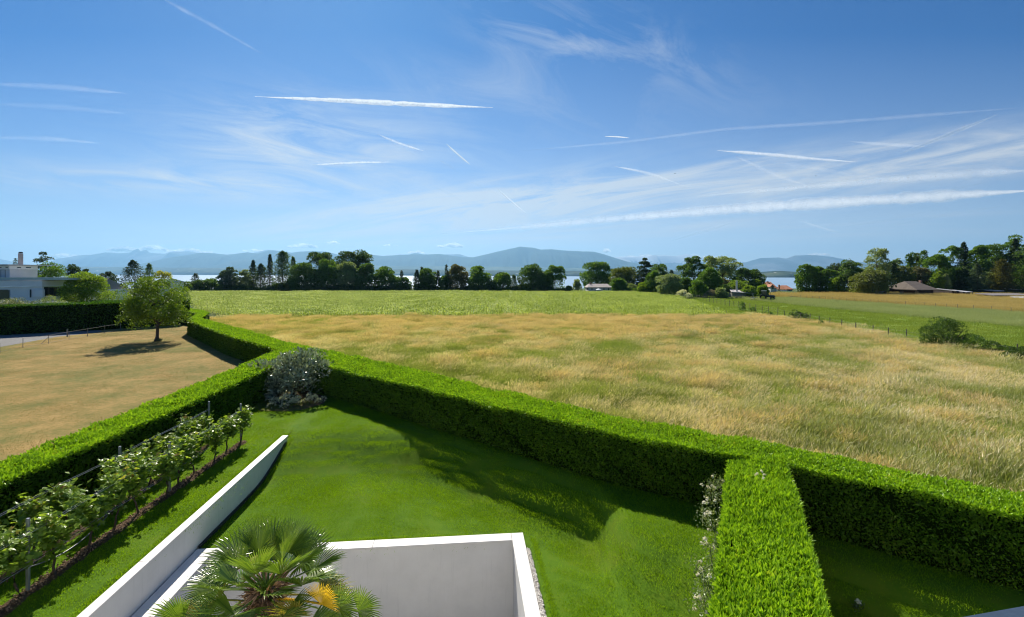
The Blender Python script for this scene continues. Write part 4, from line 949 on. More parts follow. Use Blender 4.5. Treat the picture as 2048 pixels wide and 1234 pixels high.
# kind tables: (label, u0, u1, vtop, vbase, depth, kind, leaf tone, leaf count)
WG = 'trees along the far edge of the maize field'
T = [
 # behind the white house on the left
 ('small dark conifer top just left of the white house chimney', 20, 40, 517, 560, 112, 'fir', 'spruce', 700),
 ('spreading dark conifer standing above the flat roof of the white house', 60, 105, 506, 565, 125, 'cedar', 'spruce', 1800),
 ('rounded green tree behind the end of the white house roof', 75, 132, 527, 600, 108, 'round', 'green', 3200),
 ('dark pine right of the rounded tree behind the white house', 131, 166, 531, 590, 150, 'round', 'spruce', 1800),
 ('smaller dark pine leaning beside the lake view left of the grey roof', 158, 186, 540, 590, 150, 'cedar', 'spruce', 1200),
 ('low dark pine between the grey hipped roof and the big dark conifer', 198, 240, 545, 590, 160, 'cedar', 'spruce', 1700),
 ('big dark broad conifer behind the lone lawn tree', 238, 296, 521, 592, 150, 'fir', 'spruce', 3600),
 ('lighter green conifer just right of the big dark conifer', 285, 311, 527, 590, 158, 'fir', 'mid', 1500),
 ('bright yellowish tree above the low flat roof beside the lake', 308, 345, 544, 590, 165, 'round', 'yellow', 1400),
 ('small solitary dark fir against the lake, left of the tree line', 381, 401, 547, 572, 205, 'fir', 'spruce', 700),
 ('low olive bush clump below the flat roof at the maize edge', 345, 384, 564, 590, 190, 'round', 'mid', 1300),
 ('low bushy tree below the small solitary fir', 376, 412, 562, 590, 195, 'round', 'dark', 1400),
 ('bushy shrub tree at the maize edge beside the little brick chimney', 405, 442, 559, 588, 200, 'round', 'mid', 1500),
 # the tree line beyond the maize
 ('layered cedar at the left end of the tree line', 434, 484, 536, 586, 208, 'cedar', 'blue', 3000),
 ('greyish cedar right of the layered cedar', 476, 507, 541, 585, 210, 'cedar', 'grey', 1500),
 ('narrow dark cypress, taller of the pair left of the spruce', 499, 514, 522, 584, 208, 'cypress', 'spruce', 1500),
 ('dark dense conifer touching the narrow cypress', 511, 533, 529, 584, 206, 'cypress', 'spruce', 2000),
 ('slender tapering spruce with drooping tiers standing free against the hills', 531, 549, 509, 584, 208, 'spruce', 'spruce', 1700),
 ('massive tall dark fir, tallest conifer of the tree line', 548, 582, 504, 584, 206, 'column', 'dark', 4200),
 ('dark tree crown peeping out behind the massive fir', 576, 595, 514, 580, 215, 'fir', 'mid', 1500),
 ('pale green bush at the foot of the massive fir', 572, 590, 560, 584, 204, 'round', 'olive', 800),
 ('domed chestnut tree with pale blossoming leaves', 580, 633, 528, 584, 204, 'round', 'mid', 4600),
 ('tall broad plane tree behind the domed chestnut', 612, 671, 507, 584, 216, 'round', 'dark', 4800),
 ('dark green broad tree in front between the two tallest broad crowns', 634, 680, 521, 584, 208, 'round', 'green', 4200),
 ('highest broad crowned tree of the group left of centre', 670, 742, 504, 584, 216, 'round', 'dark', 5600),
 ('grey green topped tree in front of the highest broad crown', 676, 722, 526, 584, 207, 'round', 'grey', 3000),
 ('deep green tree at the right shoulder of the big group', 712, 752, 529, 584, 206, 'round', 'mid', 3400),
 ('medium green tree with loose top right of the big group', 750, 791, 535, 584, 207, 'round', 'green', 3400),
 ('low dark tree before the first lake gap', 783, 822, 556, 583, 205, 'round', 'mid', 1900),
 ('thin dark conifer spire rising from the low dark tree', 799, 808, 541, 583, 206, 'spruce', 'spruce', 500),
 ('pair leaning conifer crown at the left of the second group', 826, 842, 540, 582, 206, 'fir', 'spruce', 1300),
 ('pointed spruce inside the olive domed tree', 838, 850, 534, 582, 208, 'spruce', 'spruce', 900),
 ('olive domed tree of the second group', 840, 873, 539, 582, 206, 'round', 'mid', 2900),
 ('thin spruce between the olive dome and the pole like cypress', 871, 881, 541, 582, 207, 'spruce', 'spruce', 600),
 ('very thin pole like cypress standing above its neighbours', 889.5, 895.5, 531, 582, 207, 'column', 'spruce', 500),
 ('dark round bush tree under the pole like cypress', 879, 901, 552, 582, 205, 'round', 'mid', 1600),
 ('bluish bronze copper tree with even crown', 896, 934, 532, 581, 206, 'round', 'copper', 3300),
 ('green tree with bright flank right of the copper tree', 936, 980, 534, 581, 206, 'round', 'green', 3600),
 ('flat topped umbrella pine peeping above low trees', 988, 1010, 546, 580, 214, 'umbrella', 'spruce', 800),
 ('low round green tree in front of the umbrella pine', 989, 1021, 547, 580, 205, 'round', 'green', 2000),
 ('low bush right of the bright flanked tree', 974, 992, 561, 581, 205, 'round', 'mid', 800),
 ('small pointed conifer right of the umbrella pine', 1019, 1036, 550, 580, 206, 'fir', 'mid', 900),
 ('stepped green tree with the higher top, centre right', 1038, 1088, 531, 580, 206, 'round', 'mid', 4000),
 ('fill of darker leaves between the stepped tree and the open crowned tree', 1076, 1106, 546, 580, 207, 'round', 'green', 1900),
 ('open crowned bright tree at the right end of the centre group', 1090, 1131, 533, 580, 206, 'airy', 'green', 3400),
 ('tiny bush at the end of the centre group by the lake gap', 1128, 1145, 573, 580, 205, 'round', 'mid', 500),
 ('small slim poplar alone in the lake gap', 1147, 1162, 560, 580, 206, 'poplar', 'grey', 800),
 ('big twin lobed tree rising behind the white farmhouse', 1164, 1222, 526, 578, 228, 'round', 'green', 4600),
 # right of the farmhouse
 ('brownish green rounded tree right of the white farmhouse', 1222, 1272, 536, 580, 212, 'round', 'olive', 3400),
 ('dark green bush tree at the right end of the farmhouse', 1222, 1253, 558, 583, 196, 'round', 'green', 1900),
 ('greyish low bush at the foot of the brownish tree', 1252, 1276, 569, 583, 198, 'round', 'grey', 900),
 ('tall ragged dark conifer with a leaning top', 1274, 1308, 518, 578, 206, 'cedar', 'spruce', 2400),
 ('broad dark tree behind, right of the ragged conifer', 1300, 1336, 530, 575, 220, 'round', 'mid', 2600),
 ('upright dense green tree in front of the ragged conifer', 1292, 1320, 543, 588, 176, 'oval', 'green', 2200),
 ('light green shrub tree at the left foot of the upright tree', 1276, 1300, 566, 588, 178, 'round', 'fresh', 1000),
 ('dark small conifer tip behind the pale willow', 1333, 1352, 540, 575, 200, 'fir', 'spruce', 800),
 ('pale round willow with fine grey green leaves', 1315, 1362, 549, 594, 160, 'willow', 'grey', 5200),
 ('medium bush tree right of the pale willow', 1354, 1386, 557, 588, 168, 'round', 'mid', 1900),
 ('tall forked dark tree with gaps in its crown', 1358, 1415, 515, 578, 205, 'airy', 'mid', 4400),
 ('tall light broadleaf tree, right of the forked one', 1410, 1478, 514, 580, 208, 'airy', 'grey', 5200),
 ('dense domed tree in front of the tall light broadleaf', 1396, 1442, 537, 590, 170, 'round', 'green', 4000),
 ('young bright round fruit tree in front of the domed tree', 1381, 1413, 562, 593, 158, 'round', 'green', 2200),
 ('small reddish brown tree under the light broadleaf', 1438, 1460, 557, 584, 185, 'round', 'copper', 900),
 ('dark broad flat based tree left of the red roofed houses', 1472, 1526, 539, 576, 196, 'round', 'mid', 4000),
 ('low yellowish spreading yew below the dark broad tree', 1456, 1502, 562, 583, 172, 'umbrella', 'fresh', 1900),
 ('dark bush behind the small round orchard tree', 1438, 1466, 571, 594, 160, 'round', 'dark', 1500),
 ('pale small round orchard tree casting a shadow on the pasture', 1432, 1455, 577, 597, 152, 'round', 'grey', 1200),
 ('light apple tree in front of the grey shed', 1483, 1512, 573, 594, 156, 'round', 'fresh', 1500),
 ('small light green tree behind the yew near the grey shed roof', 1502, 1526, 560, 580, 190, 'round', 'fresh', 900),
 ('compact bright apple tree behind the tractor', 1516, 1536, 571, 590, 158, 'round', 'fresh', 1300),
 # far right
 ('leftmost loose green tree of the right tree belt beside the lake', 1594, 1633, 531, 584, 188, 'round', 'green', 3600),
 ('second green tree of the right belt with even round top', 1626, 1651, 535, 584, 190, 'round', 'mid', 2400),
 ('thin stemmed green tree with leaning right side in the belt', 1645, 1672, 540, 586, 184, 'airy', 'green', 2000),
 ('dark flat topped cedar rising behind the belt', 1650, 1694, 528, 575, 206, 'umbrella', 'spruce', 1900),
 ('pale leaved small tree under the flat topped cedar', 1661, 1685, 556, 586, 180, 'round', 'fresh', 1500),
 ('tall soft green tree left of the great birch', 1676, 1718, 521, 587, 180, 'willow', 'mid', 4400),
 ('filling tree between the soft green tree and the great birch', 1700, 1732, 528, 586, 186, 'round', 'mid', 2200),
 ('great weeping birch with narrow bushy top beside the dark barn', 1713, 1776, 540, 592, 166, 'willow', 'olive', 6500),
 ('upper crown of a birch behind the weeping one', 1731, 1775, 499, 580, 172, 'oval', 'grey', 2600),
 ('dark rounded tree behind the left end of the barn roof', 1768, 1802, 522, 584, 188, 'round', 'dark', 2800),
 ('thin pale treetop behind the dark rounded tree', 1787, 1803, 518, 560, 205, 'airy', 'grey', 500),
 ('leftmost of three columnar poplars behind the barn', 1814, 1828, 507, 572, 205, 'poplar', 'mid', 1500),
 ('middle and thinnest of three columnar poplars behind the barn', 1828, 1839, 508, 572, 207, 'poplar', 'olive', 1100),
 ('rightmost and tallest of three columnar poplars behind the barn', 1838, 1856, 503, 572, 204, 'poplar', 'mid', 1900),
 ('low olive weeping tree behind the barn ridge, left', 1794, 1826, 532, 574, 184, 'willow', 'olive', 2600),
 ('low olive weeping tree behind the barn chimney, right', 1824, 1858, 534, 574, 184, 'willow', 'copper', 2600),
 ('leftmost tall broadleaf of the wood on the right', 1855, 1898, 511, 584, 186, 'round', 'green', 4200),
 ('feathery light crown between the leftmost broadleaf and the dark fir', 1880, 1920, 494, 582, 190, 'airy', 'green', 3600),
 ('dark pointed fir rising above the wood roof line', 1913, 1941, 485, 584, 188, 'fir', 'spruce', 3600),
 ('broad green crown right of the dark pointed fir', 1932, 1972, 493, 584, 190, 'round', 'green', 4600),
 ('rounded green crown in the middle of the right wood', 1962, 2010, 491, 584, 192, 'round', 'mid', 4800),
 ('airy tallest tree with open branches at the right edge', 1993, 2052, 473, 580, 194, 'airy', 'green', 3800),
 ('tall dark conifer under the airy tallest tree', 2010, 2046, 478, 586, 186, 'fir', 'spruce', 4400),
 ('dense green tree cut by the right picture edge', 2030, 2085, 500, 590, 182, 'round', 'mid', 3800),
 ('lower blue green conifer in front of the wood, centre', 1938, 1972, 528, 590, 174, 'fir', 'blue', 3000),
 ('low light bush tree at the left front of the wood', 1866, 1886, 545, 586, 176, 'round', 'fresh', 1500),
 ('young grey green conifer at the left front of the wood', 1884, 1900, 548, 586, 175, 'fir', 'grey', 1100),
 ('grey leaved small tree between the blue green conifer and the brown cypress', 1966, 1988, 545, 588, 176, 'round', 'grey', 1800),
 ('large brownish conical cypress in front of the wood', 1988, 2020, 520, 590, 172, 'column', 'brown', 4200),
 ('green conical cypress right of the brownish one', 2030, 2062, 538, 592, 172, 'cypress', 'dark', 2800),
 ('dark filling tree low behind the blue green conifer', 1900, 1945, 535, 588, 184, 'round', 'dark', 3400),
 ('dark filling tree low behind the brownish cypress', 2000, 2050, 540, 590, 180, 'round', 'dark', 3400),
 # near left, in the gardens before the maize
 ('light green walnut tree beside the white house balcony', 136, 216, 548, 610, 88, 'round', 'fresh', 7500),
]
for (lb, u0, u1, vt, vb, y, kd, pal, n) in T:
    nm = {'spruce': 'spruce', 'fir': 'conifer', 'cypress': 'cypress', 'column': 'cypress', 'cedar': 'cedar', 'poplar': 'poplar', 'willow': 'weeping_tree', 'umbrella': 'flat_topped_tree'}.get(kd, 'broadleaf_tree')
    grp = WG if (u0 > 430 and u1 < 1165) else ('trees of the right hand belt and wood' if u0 > 1590 else None)
    tree(nm, lb, u0, u1, vt, vb, y, kd, pal, int(n*1.7), grp, base=.015)
def undergrowth(segs, label, seed, pal='dark'):
    r = np.random.default_rng(seed); P_ = []
    for (u0, u1, y, h) in segs:
        n = int((u1-u0)*62); u = r.uniform(u0, u1, n); yy = y+r.normal(0, 1.6, n); x = (u-CU)/F*yy
        hh = h*(.62+.30*fbm2(x, yy*0, seed, 4, .45)); P_.append(np.c_[x, yy, terr(x, yy)+np.maximum(hh, .6)*r.random(n)**.7])
    P_ = np.vstack(P_); n = len(P_); s = r.uniform(.6, 1.4, n)
    o = link('undergrowth', leaf_mesh('undergrowth', P_, rdir(r, n)+[0, -.3, .3], .6*s, .42*s, r), treemat(pal)); setp(o, label, None, None, 'stuff')
undergrowth([(436, 820, 206, 4.0), (828, 1108, 207, 3.6), (1104, 1142, 206, 2.4)], 'dark undergrowth at the feet of the far tree line', 401)
undergrowth([(1226, 1300, 196, 3.0), (1300, 1400, 180, 4.0), (1400, 1470, 176, 4.5), (1460, 1520, 192, 3.5)], 'green undergrowth between the trees right of the farmhouse', 402, 'mid')
undergrowth([(1596, 1716, 190, 3.0), (1716, 1770, 178, 3.5), (1850, 1960, 186, 6.0), (1950, 2080, 184, 7.0)], 'undergrowth under the right hand tree belt and wood', 403)
# lone tree on the brown lawn
def lone_tree():
    x, y, _ = G(314, 682); r = np.random.default_rng(5); e = empty('lawn_tree', (x, y, 0), 'lone broad crowned tree on the brown lawn with its shadow in front', 'tree')
    H, w, z0 = 7.35, 3.45, 1.7
    P_, N_, i = clump_points(r, 16000, 60, w, w, (H-z0)/2, z0+(H-z0)/2, br=(.17, .30), surf=.5, lowcut=-.9)
    keep = r.random(len(P_)) < .93; P_, N_ = P_[keep], N_[keep]; P_ = fit(P_, w, w*.95, z0, H)
    P_[:, 2] += -.35*sstep(2.4, 3.8, np.abs(P_[:, 0]))*0
    s = r.uniform(.6, 1.4, len(P_)); link('crown', leaf_mesh('crown', P_, N_*.7+rdir(r, len(P_)), .20*s, .12*s, r), leafmat('lone_tree_leaf', (.055, .13, .010), (.20, .30, .025), tr=.35, rough=.5, spec=.3, nscale=.6, tboost=1.4), e)
    b = MB(); b.tube([[0, 0, -.3], [0, 0, .08], [.02, 0, .5], [.05, .02, 1.3], [.02, 0, 2.4], [.1, .1, 4.0], [.0, .1, 5.9]], [.34, .30, .17, .15, .14, .10, .03], 12)
    for j in range(14):
        a = j*2.399; z1 = 1.7+.2*j; o_ = r.uniform(1.6, 3.1); tp = z1+o_*r.uniform(.35, .8)
        b.tube([[.03, .02, z1], [math.cos(a)*o_*.45, math.sin(a)*o_*.45, z1+(tp-z1)*.65], [math.cos(a)*o_, math.sin(a)*o_, min(tp, 6.6)]], [.07, .045, .012], 6)
    b.build('trunk', bark, e, smooth=True)
    e2 = empty('grass_tuft', (x+.28, y-.1, 0), 'dark tuft of uncut grass at the foot of the lone lawn tree', 'plant')
    n = 260; C = np.c_[r.normal(0, .14, (n, 2)), np.zeros(n)]; link('leaves', leaf_mesh('leaves', C, rdir(r, n)*.4+[0, 0, 1], .34, .03, r), M_darkshrub, e2)
lone_tree()
# bushes along the post fence and the gardens
def gsh(name, u0, u1, vt, vb, label, pal, n=1800, L=.14, W=.08, K=16, cat='bush', y=None, group=None):
    yy = y or F*EYE/(vb-HV); x = ((u0+u1)/2-CU)/F*yy; w = (u1-u0)/F*yy/2; h = (HV-vt)/F*yy+EYE
    return shrub(name, (x, yy, 0), w, max(h, .3), label, treemat(pal) if isinstance(pal, str) else pal, n, L, W, int(u0*3+vt), K=K, cat=cat, group=group)
BG = 'bushes grown into the post fence'
gsh('bush', 1860, 1940, 638, 703, 'largest round dark bush on the post fence at the right', 'dark', 7000, .15, .09, K=26, group=BG)
gsh('bramble', 1924, 1972, 672, 712, 'low bramble mound right of the largest fence bush', 'mid', 3600, .13, .08, group=BG)
gsh('bramble', 1966, 2018, 684, 718, 'low bramble mound, second right of the largest fence bush', 'dark', 3400, .13, .08, group=BG)
gsh('bramble', 2014, 2068, 694, 732, 'bramble mound at the right picture edge below the fence', 'dark', 3200, .13, .08, group=BG)
gsh('bramble', 1836, 1868, 686, 702, 'small bramble left of the largest fence bush', 'dark', 1200, .12, .07, group=BG)
gsh('bush', 1578, 1606, 621, 640, 'compact dark bush on the fence where the meadow corner begins', 'dark', 2400, .15, .09, group=BG)
gsh('bush', 1606, 1618, 626, 645, 'small upright bush just right of the compact dark fence bush', 'dark', 700, .14, .08, group=BG)
gsh('bush', 1477, 1491, 604, 622, 'small dark pointed bush on the distant stretch of fence', 'mid', 900, .16, .09, group=BG)
gsh('bush', 1498, 1510, 614, 625, 'tiny bush on the fence right of the pointed one', 'mid', 500, .15, .08, group=BG)
gsh('bush', 1528, 1546, 622, 634, 'tiny ragged bush on the fence below the tractor', 'mid', 600, .15, .08, group=BG)
gsh('bush', 1638, 1650, 640, 657, 'weedy bush at the foot of a fence post, between compact bush and wooden posts', 'mid', 500, .13, .08, group=BG)
gsh('flower_shrub', 1351, 1381, 580, 597, 'pale flowering shrub at the corner of the maize field', M_silver2, 1900, .26, .16)
gsh('flower_shrub', 1408, 1432, 580, 596, 'pinkish flowering shrub between the fruit tree and the small orchard tree', leafmat('pink_leaf', (.12, .14, .06), (.42, .33, .26), tr=.2, nscale=1), 1500, .24, .15)
gsh('flowering_shrub', -20, 52, 598, 664, 'white flowering shrub growing over the tall dark hedge at the left edge', leafmat('white_flowering_leaf', (.05, .09, .02), (.22, .26, .12), tr=.25, nscale=.8, extra=(.62, .62, .52), thr=.72), 5200, .16, .10, K=30, y=65.5)
gsh('flowering_shrub', 44, 98, 602, 664, 'right part of the white flowering shrubs on the tall hedge', leafmat('white_flowering_leaf', (.05, .09, .02), (.22, .26, .12), tr=.25), 4200, .16, .10, K=26, y=67.5)
gsh('bush', 86, 138, 592, 618, 'grey green bush in front of the white house terrace', 'grey', 2200, .18, .10, y=76)
gsh('bush', 214, 262, 583, 625, 'yellow green bush between the walnut and the lone lawn tree', 'fresh', 2600, .18, .10, y=84)
gsh('bush', 196, 236, 584, 604, 'dark low bush below the grey hipped roof', 'mid', 1500, .18, .10, y=96)
gsh('bush', 340, 376, 574, 630, 'green shrubs between the lone tree and the maize', 'mid', 2600, .2, .12, y=100)
# ================================================================ BUILDINGS
M_house = solid('house_render', (.84, .84, .84), .8, var=.05, scale=.6, bmp=.05)
M_houseg = solid('house_panel', (.62, .63, .65), .7, var=.05, scale=.6)
M_glass = None
def glassm():
    global M_glass
    m, nt, out = mat_new('window_glass'); princ(nt, out, (.04, .055, .065), .08, 0, .8); M_glass = m; return m
glassm()
M_rail = solid('pale_rail', (.42, .52, .52), .2, var=.05)
M_roofg = solid('grey_tiles', (.26, .235, .22), .85, var=.18, scale=1.2, bmp=.4)
M_terra = solid('terracotta_tiles', (.42, .17, .09), .85, var=.25, scale=.9, bmp=.4)
M_rooft = solid('weathered_tiles', (.12, .095, .08), .9, var=.25, scale=.8, bmp=.5)
M_wood = solid('dark_wood', (.05, .035, .028), .85, var=.3, scale=2)
M_metalroof = solid('pale_sheet_roof', (.62, .63, .66), .45, var=.12, scale=.5)
M_brick = solid('brick', (.28, .16, .13), .85, var=.25, scale=6)
def pb(b, u0, u1, v0, v1, y, dep, **k):
    """box whose front face sits at depth y and covers those photo bounds"""
    b.box((u0-CU)/F*y, (u1-CU)/F*(y+dep if u1 < 300 else y), y, y+dep, EYE+(HV-v1)/F*y, EYE+(HV-v0)/F*y, None, **k); return b
def modern_house():
    y = 84.0; e = empty('modern_house', ((40-CU)/F*y, y+5, 0), 'white flat roofed modern house with long balcony at the left edge', 'house'); L_ = e.location
    def part(nm, mt, *bx, par=e):
        b = MB()
        for x in bx: pb(b, *x)
        o = b.build(nm, mt, par, loc=L_ if par is e else L_)
        if par is not e: o.matrix_parent_inverse.identity()
        return o
    part('lower_wall', M_house, (-60, 88, 574, 652, y, .3))
    part('balcony_slab', M_house, (-60, 139, 561.6, 573.6, y-.3, 5.2))
    part('balcony_cap', M_cap, (-60, 139.6, 560.2, 561.2, y-.4, 5.4))
    part('glass_rail', M_rail, (-60, 136, 555.6, 560, y-.2, .05)); part('glass_rail', M_rail, (134, 136, 555.9, 560, y, 5))
    part('hand_rail', solid('steel', (.6, .62, .63), .35, .6), (-60, 136.3, 554.6, 555.4, y-.24, .12))
    part('upper_wall', M_houseg, (-90, 75, 538.6, 560, y+1.5, 5))
    part('clerestory', M_house, (-90, 75.4, 531.6, 538.4, y+1.4, 5.1))
    for k, (a, b_) in enumerate([(-4, 6), (9, 19), (32, 42), (50, 62)]): part('clerestory_window', M_glass, (a+2, b_, 534, 536, y+1.36, .3))
    for k in range(5): part('facade_joint', M_dark, (-24+k*8.6, -23.4+k*8.6, 539.5, 559, y+1.46, .1))
    part('roof', solid('roof_slab', (.56, .55, .52), .8, var=.05), (-90, 82, 528.6, 531.2, y+.9, 6))
    part('roof_overhang', solid('roof_slab', (.6, .58, .55), .8), (60, 103, 529.4, 530.6, y+2.5, 5.2))
    part('chimney', solid('chimney_render', (.40, .36, .37), .85), (36, 46.6, 506.5, 532, y+5, .8)); part('chimney_pot', M_dark, (37, 45.8, 503.6, 506.2, y+5.1, .6))
    part('window', M_glass, (-40, 19, 580.5, 600, y-.06, .1)); part('window_frame', M_dark, (-40, 19.6, 579.3, 580.3, y-.1, .3), (19.2, 20.5, 579.3, 600, y-.08, .1))
    part('shutter_box', M_house, (61.5, 89.5, 579.2, 594, y-.45, .4)); part('shutter_rail', M_dark, (59.4, 62.8, 578.8, 595, y-.6, .15))
    part('terrace_window', M_glass, (-60, 134, 574.5, 592, y+2.2, 2.5)); part('terrace_wall', M_house, (-60, 138, 592.2, 652, y+2.0, 3))
    part('pillar', M_dark, (95, 98.6, 574.5, 592, y+1.0, .15))
    part('garden_parapet', M_house, (92, 136, 603.6, 609.4, y-6.5, .3)); part('parapet_base', M_house, (92, 135, 609.5, 646, y-6.4, .2))
modern_house()
def roofhouse(name, label, u0, u1, vr, ve, vb, y, dep, matw, matr, hip=.25, ridge_in=.0, windows=(), chim=None, over=.4, cat='house', base=0):
    """hipped or gabled house facing the camera: ridge row vr, eave row ve, base row vb"""
    x0, x1 = (u0-CU)/F*(y if u0 < CU else y+dep), (u1-CU)/F*(y if u1 > CU else y+dep); ze = EYE+(HV-ve)/F*y; zr = EYE+(HV-vr)/F*(y+dep/2); zb = min(EYE+(HV-vb)/F*y, 0)-1.0
    e = empty(name, ((x0+x1)/2, y, 0), label, cat); L_ = e.location; hp = (x1-x0)*hip
    b = MB(); b.box(x0+over, x1-over, y+over, y+dep-over, zb, ze, None); b.build('wall', matw, e, loc=L_)
    b = MB(); c = np.array([[x0, y, ze], [x1, y, ze], [x1, y+dep, ze], [x0, y+dep, ze]]); rl = [x0+hp, y+dep/2, zr]; rr = [x1-hp, y+dep/2, zr]
    th = .22; V = np.vstack([c, [rl, rr], c-[0, 0, th]]); b.add(V, [[0, 1, 5, 4], [2, 3, 4, 5], [6, 9, 8, 7], [0, 6, 7, 1], [1, 7, 8, 2], [2, 8, 9, 3], [3, 9, 6, 0]], [[1, 2, 5], [3, 0, 4]])
    ro = b.build('roof', matr, e, loc=L_)
    for (a0, a1, w0, w1) in windows:
        b = MB(); pb(b, a0, a1, w0, w1, y+over-.05, .12); b.build('window', M_glass, e, loc=L_)
    if chim:
        b = MB(); b.box((chim[0]-CU)/F*(y+dep*.4), (chim[1]-CU)/F*(y+dep*.4), y+dep*.4, y+dep*.4+.8, ze, EYE+(HV-chim[2])/F*(y+dep*.4), None); b.build('chimney', M_brick, e, loc=L_)
    return e
roofhouse('house', 'low house with grey hipped tile roof and skylight behind the walnut', 188, 238, 557, 580, 600, 104, 9, M_house, M_roofg, .28, windows=((204, 210, 583, 590),), chim=None)
b = MB(); 
roofhouse('house', 'house with pale low roof above the lone tree, in front of the lake', 314, 370, 556.5, 564.6, 590, 150, 12, M_house, M_metalroof, .2, windows=((330, 340, 568, 574),))
e = empty('brick_chimney', ((430-CU)/F*212, 212, 0), 'little brick chimney above bushes left of the tree line', 'chimney'); b = MB(); pb(b, 428, 432, 563, 590, 212, .9); pb(b, 427.6, 432.4, 562.2, 562.9, 211.9, 1.1); b.build('stack', M_brick, e, loc=e.location)
M_farmw = solid('farm_render', (.55, .54, .55), .85, var=.08, scale=.5)
roofhouse('farmhouse', 'long pale farmhouse with grey tiled hip roof beyond the maize', 1168.5, 1225, 567.5, 574.5, 590, 200, 9, M_farmw, solid('farm_tiles', (.36, .31, .28), .85, var=.15, scale=.8), .12, windows=((1174, 1176.5, 576.5, 579.5), (1183, 1185, 576.5, 580), (1207, 1209, 576.5, 580), (1216, 1218, 576.5, 580)), chim=(1180, 1182, 565))
e = empty('parasol', ((1197-CU)/F*197, 197, 0), 'white garden parasol in front of the pale farmhouse', 'parasol'); L_ = e.location
b = MB(); X0 = (1197-CU)/F*197; b.tube([[X0, 197, 0], [X0, 197, 1.55]], .04, 6); b.build('pole', M_rail, e, loc=L_)
b = MB(); a = np.linspace(0, 6.283, 8, endpoint=False); V = np.vstack([[X0, 197, 1.75], np.c_[X0+1.25*np.cos(a), 197+1.25*np.sin(a), np.full(8, 1.12)]]); b.add(V, None, [[0, 1+i, 1+(i+1) % 8] for i in range(8)]); b.build('canopy', solid('white_canvas', (.8, .8, .8), .8), e, loc=L_)
roofhouse('tiled_house', 'nearer red roofed house with dormer and pale gable by the lake', 1518, 1556, 563.6, 575.5, 592, 205, 11, M_house, M_terra, .10, windows=((1529, 1531.5, 577, 580),), chim=(1535, 1537, 562.4))
roofhouse('tiled_house', 'lower long red roofed house right of the dormer house', 1549, 1587, 570.6, 578.5, 592, 212, 10, M_house, M_terra, .06, windows=((1556, 1561, 579, 581), (1577, 1585, 578.8, 581)), chim=(1558, 1560, 569.4))
e = empty('dormer_house', ((1545-CU)/F*203, 203, 0), 'small white gabled wing with dark window on the dormer house', 'house'); L_ = e.location
b = MB(); pb(b, 1541, 1549, 574, 592, 202.5, 3); b.build('wall', M_house, e, loc=L_); b = MB(); pb(b, 1543.6, 1547.4, 574.6, 577.5, 202.4, .2); b.build('window', M_glass, e, loc=L_)
b = MB(); xa, xb = (1540-CU)/F*202.3, (1550-CU)/F*202.3; xm = (xa+xb)/2; zz = EYE+(HV-574)/F*202.3; b.add([[xa, 202.3, zz], [xm, 202.3, zz+1.1], [xb, 202.3, zz], [xa, 206, zz], [xm, 206, zz+1.1], [xb, 206, zz]], [[0, 1, 4, 3], [1, 2, 5, 4]], [[0, 2, 1]]); b.build('roof', M_terra, e, loc=L_)
# grey shed with column, low table like roof
e = empty('shed', ((1480-CU)/F*154, 154, 0), 'low grey shed roof with a pale flue pipe on the pasture edge', 'shed'); L_ = e.location
b = MB(); xa, xb = (1463-CU)/F*154, (1512-CU)/F*154; b.add([[xa, 154, 2.0], [xb, 154, 1.5], [xb-1, 158, 2.3], [xa+1.2, 158, 2.6], [xa, 154, 1.8], [xb, 154, 1.3], [xb-1, 158, 2.1], [xa+1.2, 158, 2.4]], [[0, 1, 2, 3], [7, 6, 5, 4], [0, 4, 5, 1], [1, 5, 6, 2], [2, 6, 7, 3], [3, 7, 4, 0]]); b.build('roof', solid('shed_roof', (.50, .46, .44), .8, var=.15), e, loc=L_)
b = MB(); b.box(xa+.5, xb-.6, 154.6, 157.6, -.2, 1.6); b.build('wall', solid('shed_wall', (.20, .19, .18), .9), e, loc=L_)
b = MB(); b.tube([[(1473.5-CU)/F*155, 155, 1.9], [(1473.5-CU)/F*155, 155, 5.6]], .28, 10); b.build('flue', solid('flue_pipe', (.62, .60, .58), .6), e, loc=L_)
for k, (u, lb) in enumerate(((1473, 'dark feed trough left under the grey shed'), (1479.5, 'dark feed trough right beside the other one by the shed'))):
    e = empty('trough', ((u-CU)/F*149, 149, 0), lb, 'trough'); b = MB(); b.box(-.45, .45, -.5, .5, .25, .8); b.build('tub', M_dark, e); b = MB()
    for sx in (-.35, .35):
        for sy in (-.4, .4): b.box(sx-.05, sx+.05, sy-.05, sy+.05, -.02, .27)
    b.build('legs', M_wood, e)
roofhouse('shed', 'grey roofed outbuilding behind the compact apple tree', 1500, 1522, 575.5, 580, 592, 190, 7, solid('shed_wall', (.2, .19, .18), .9), solid('slate_roof', (.36, .38, .41), .7, var=.1), .05, cat='outbuilding')
b = MB(); X_, Y_ = 92.0, 155.5
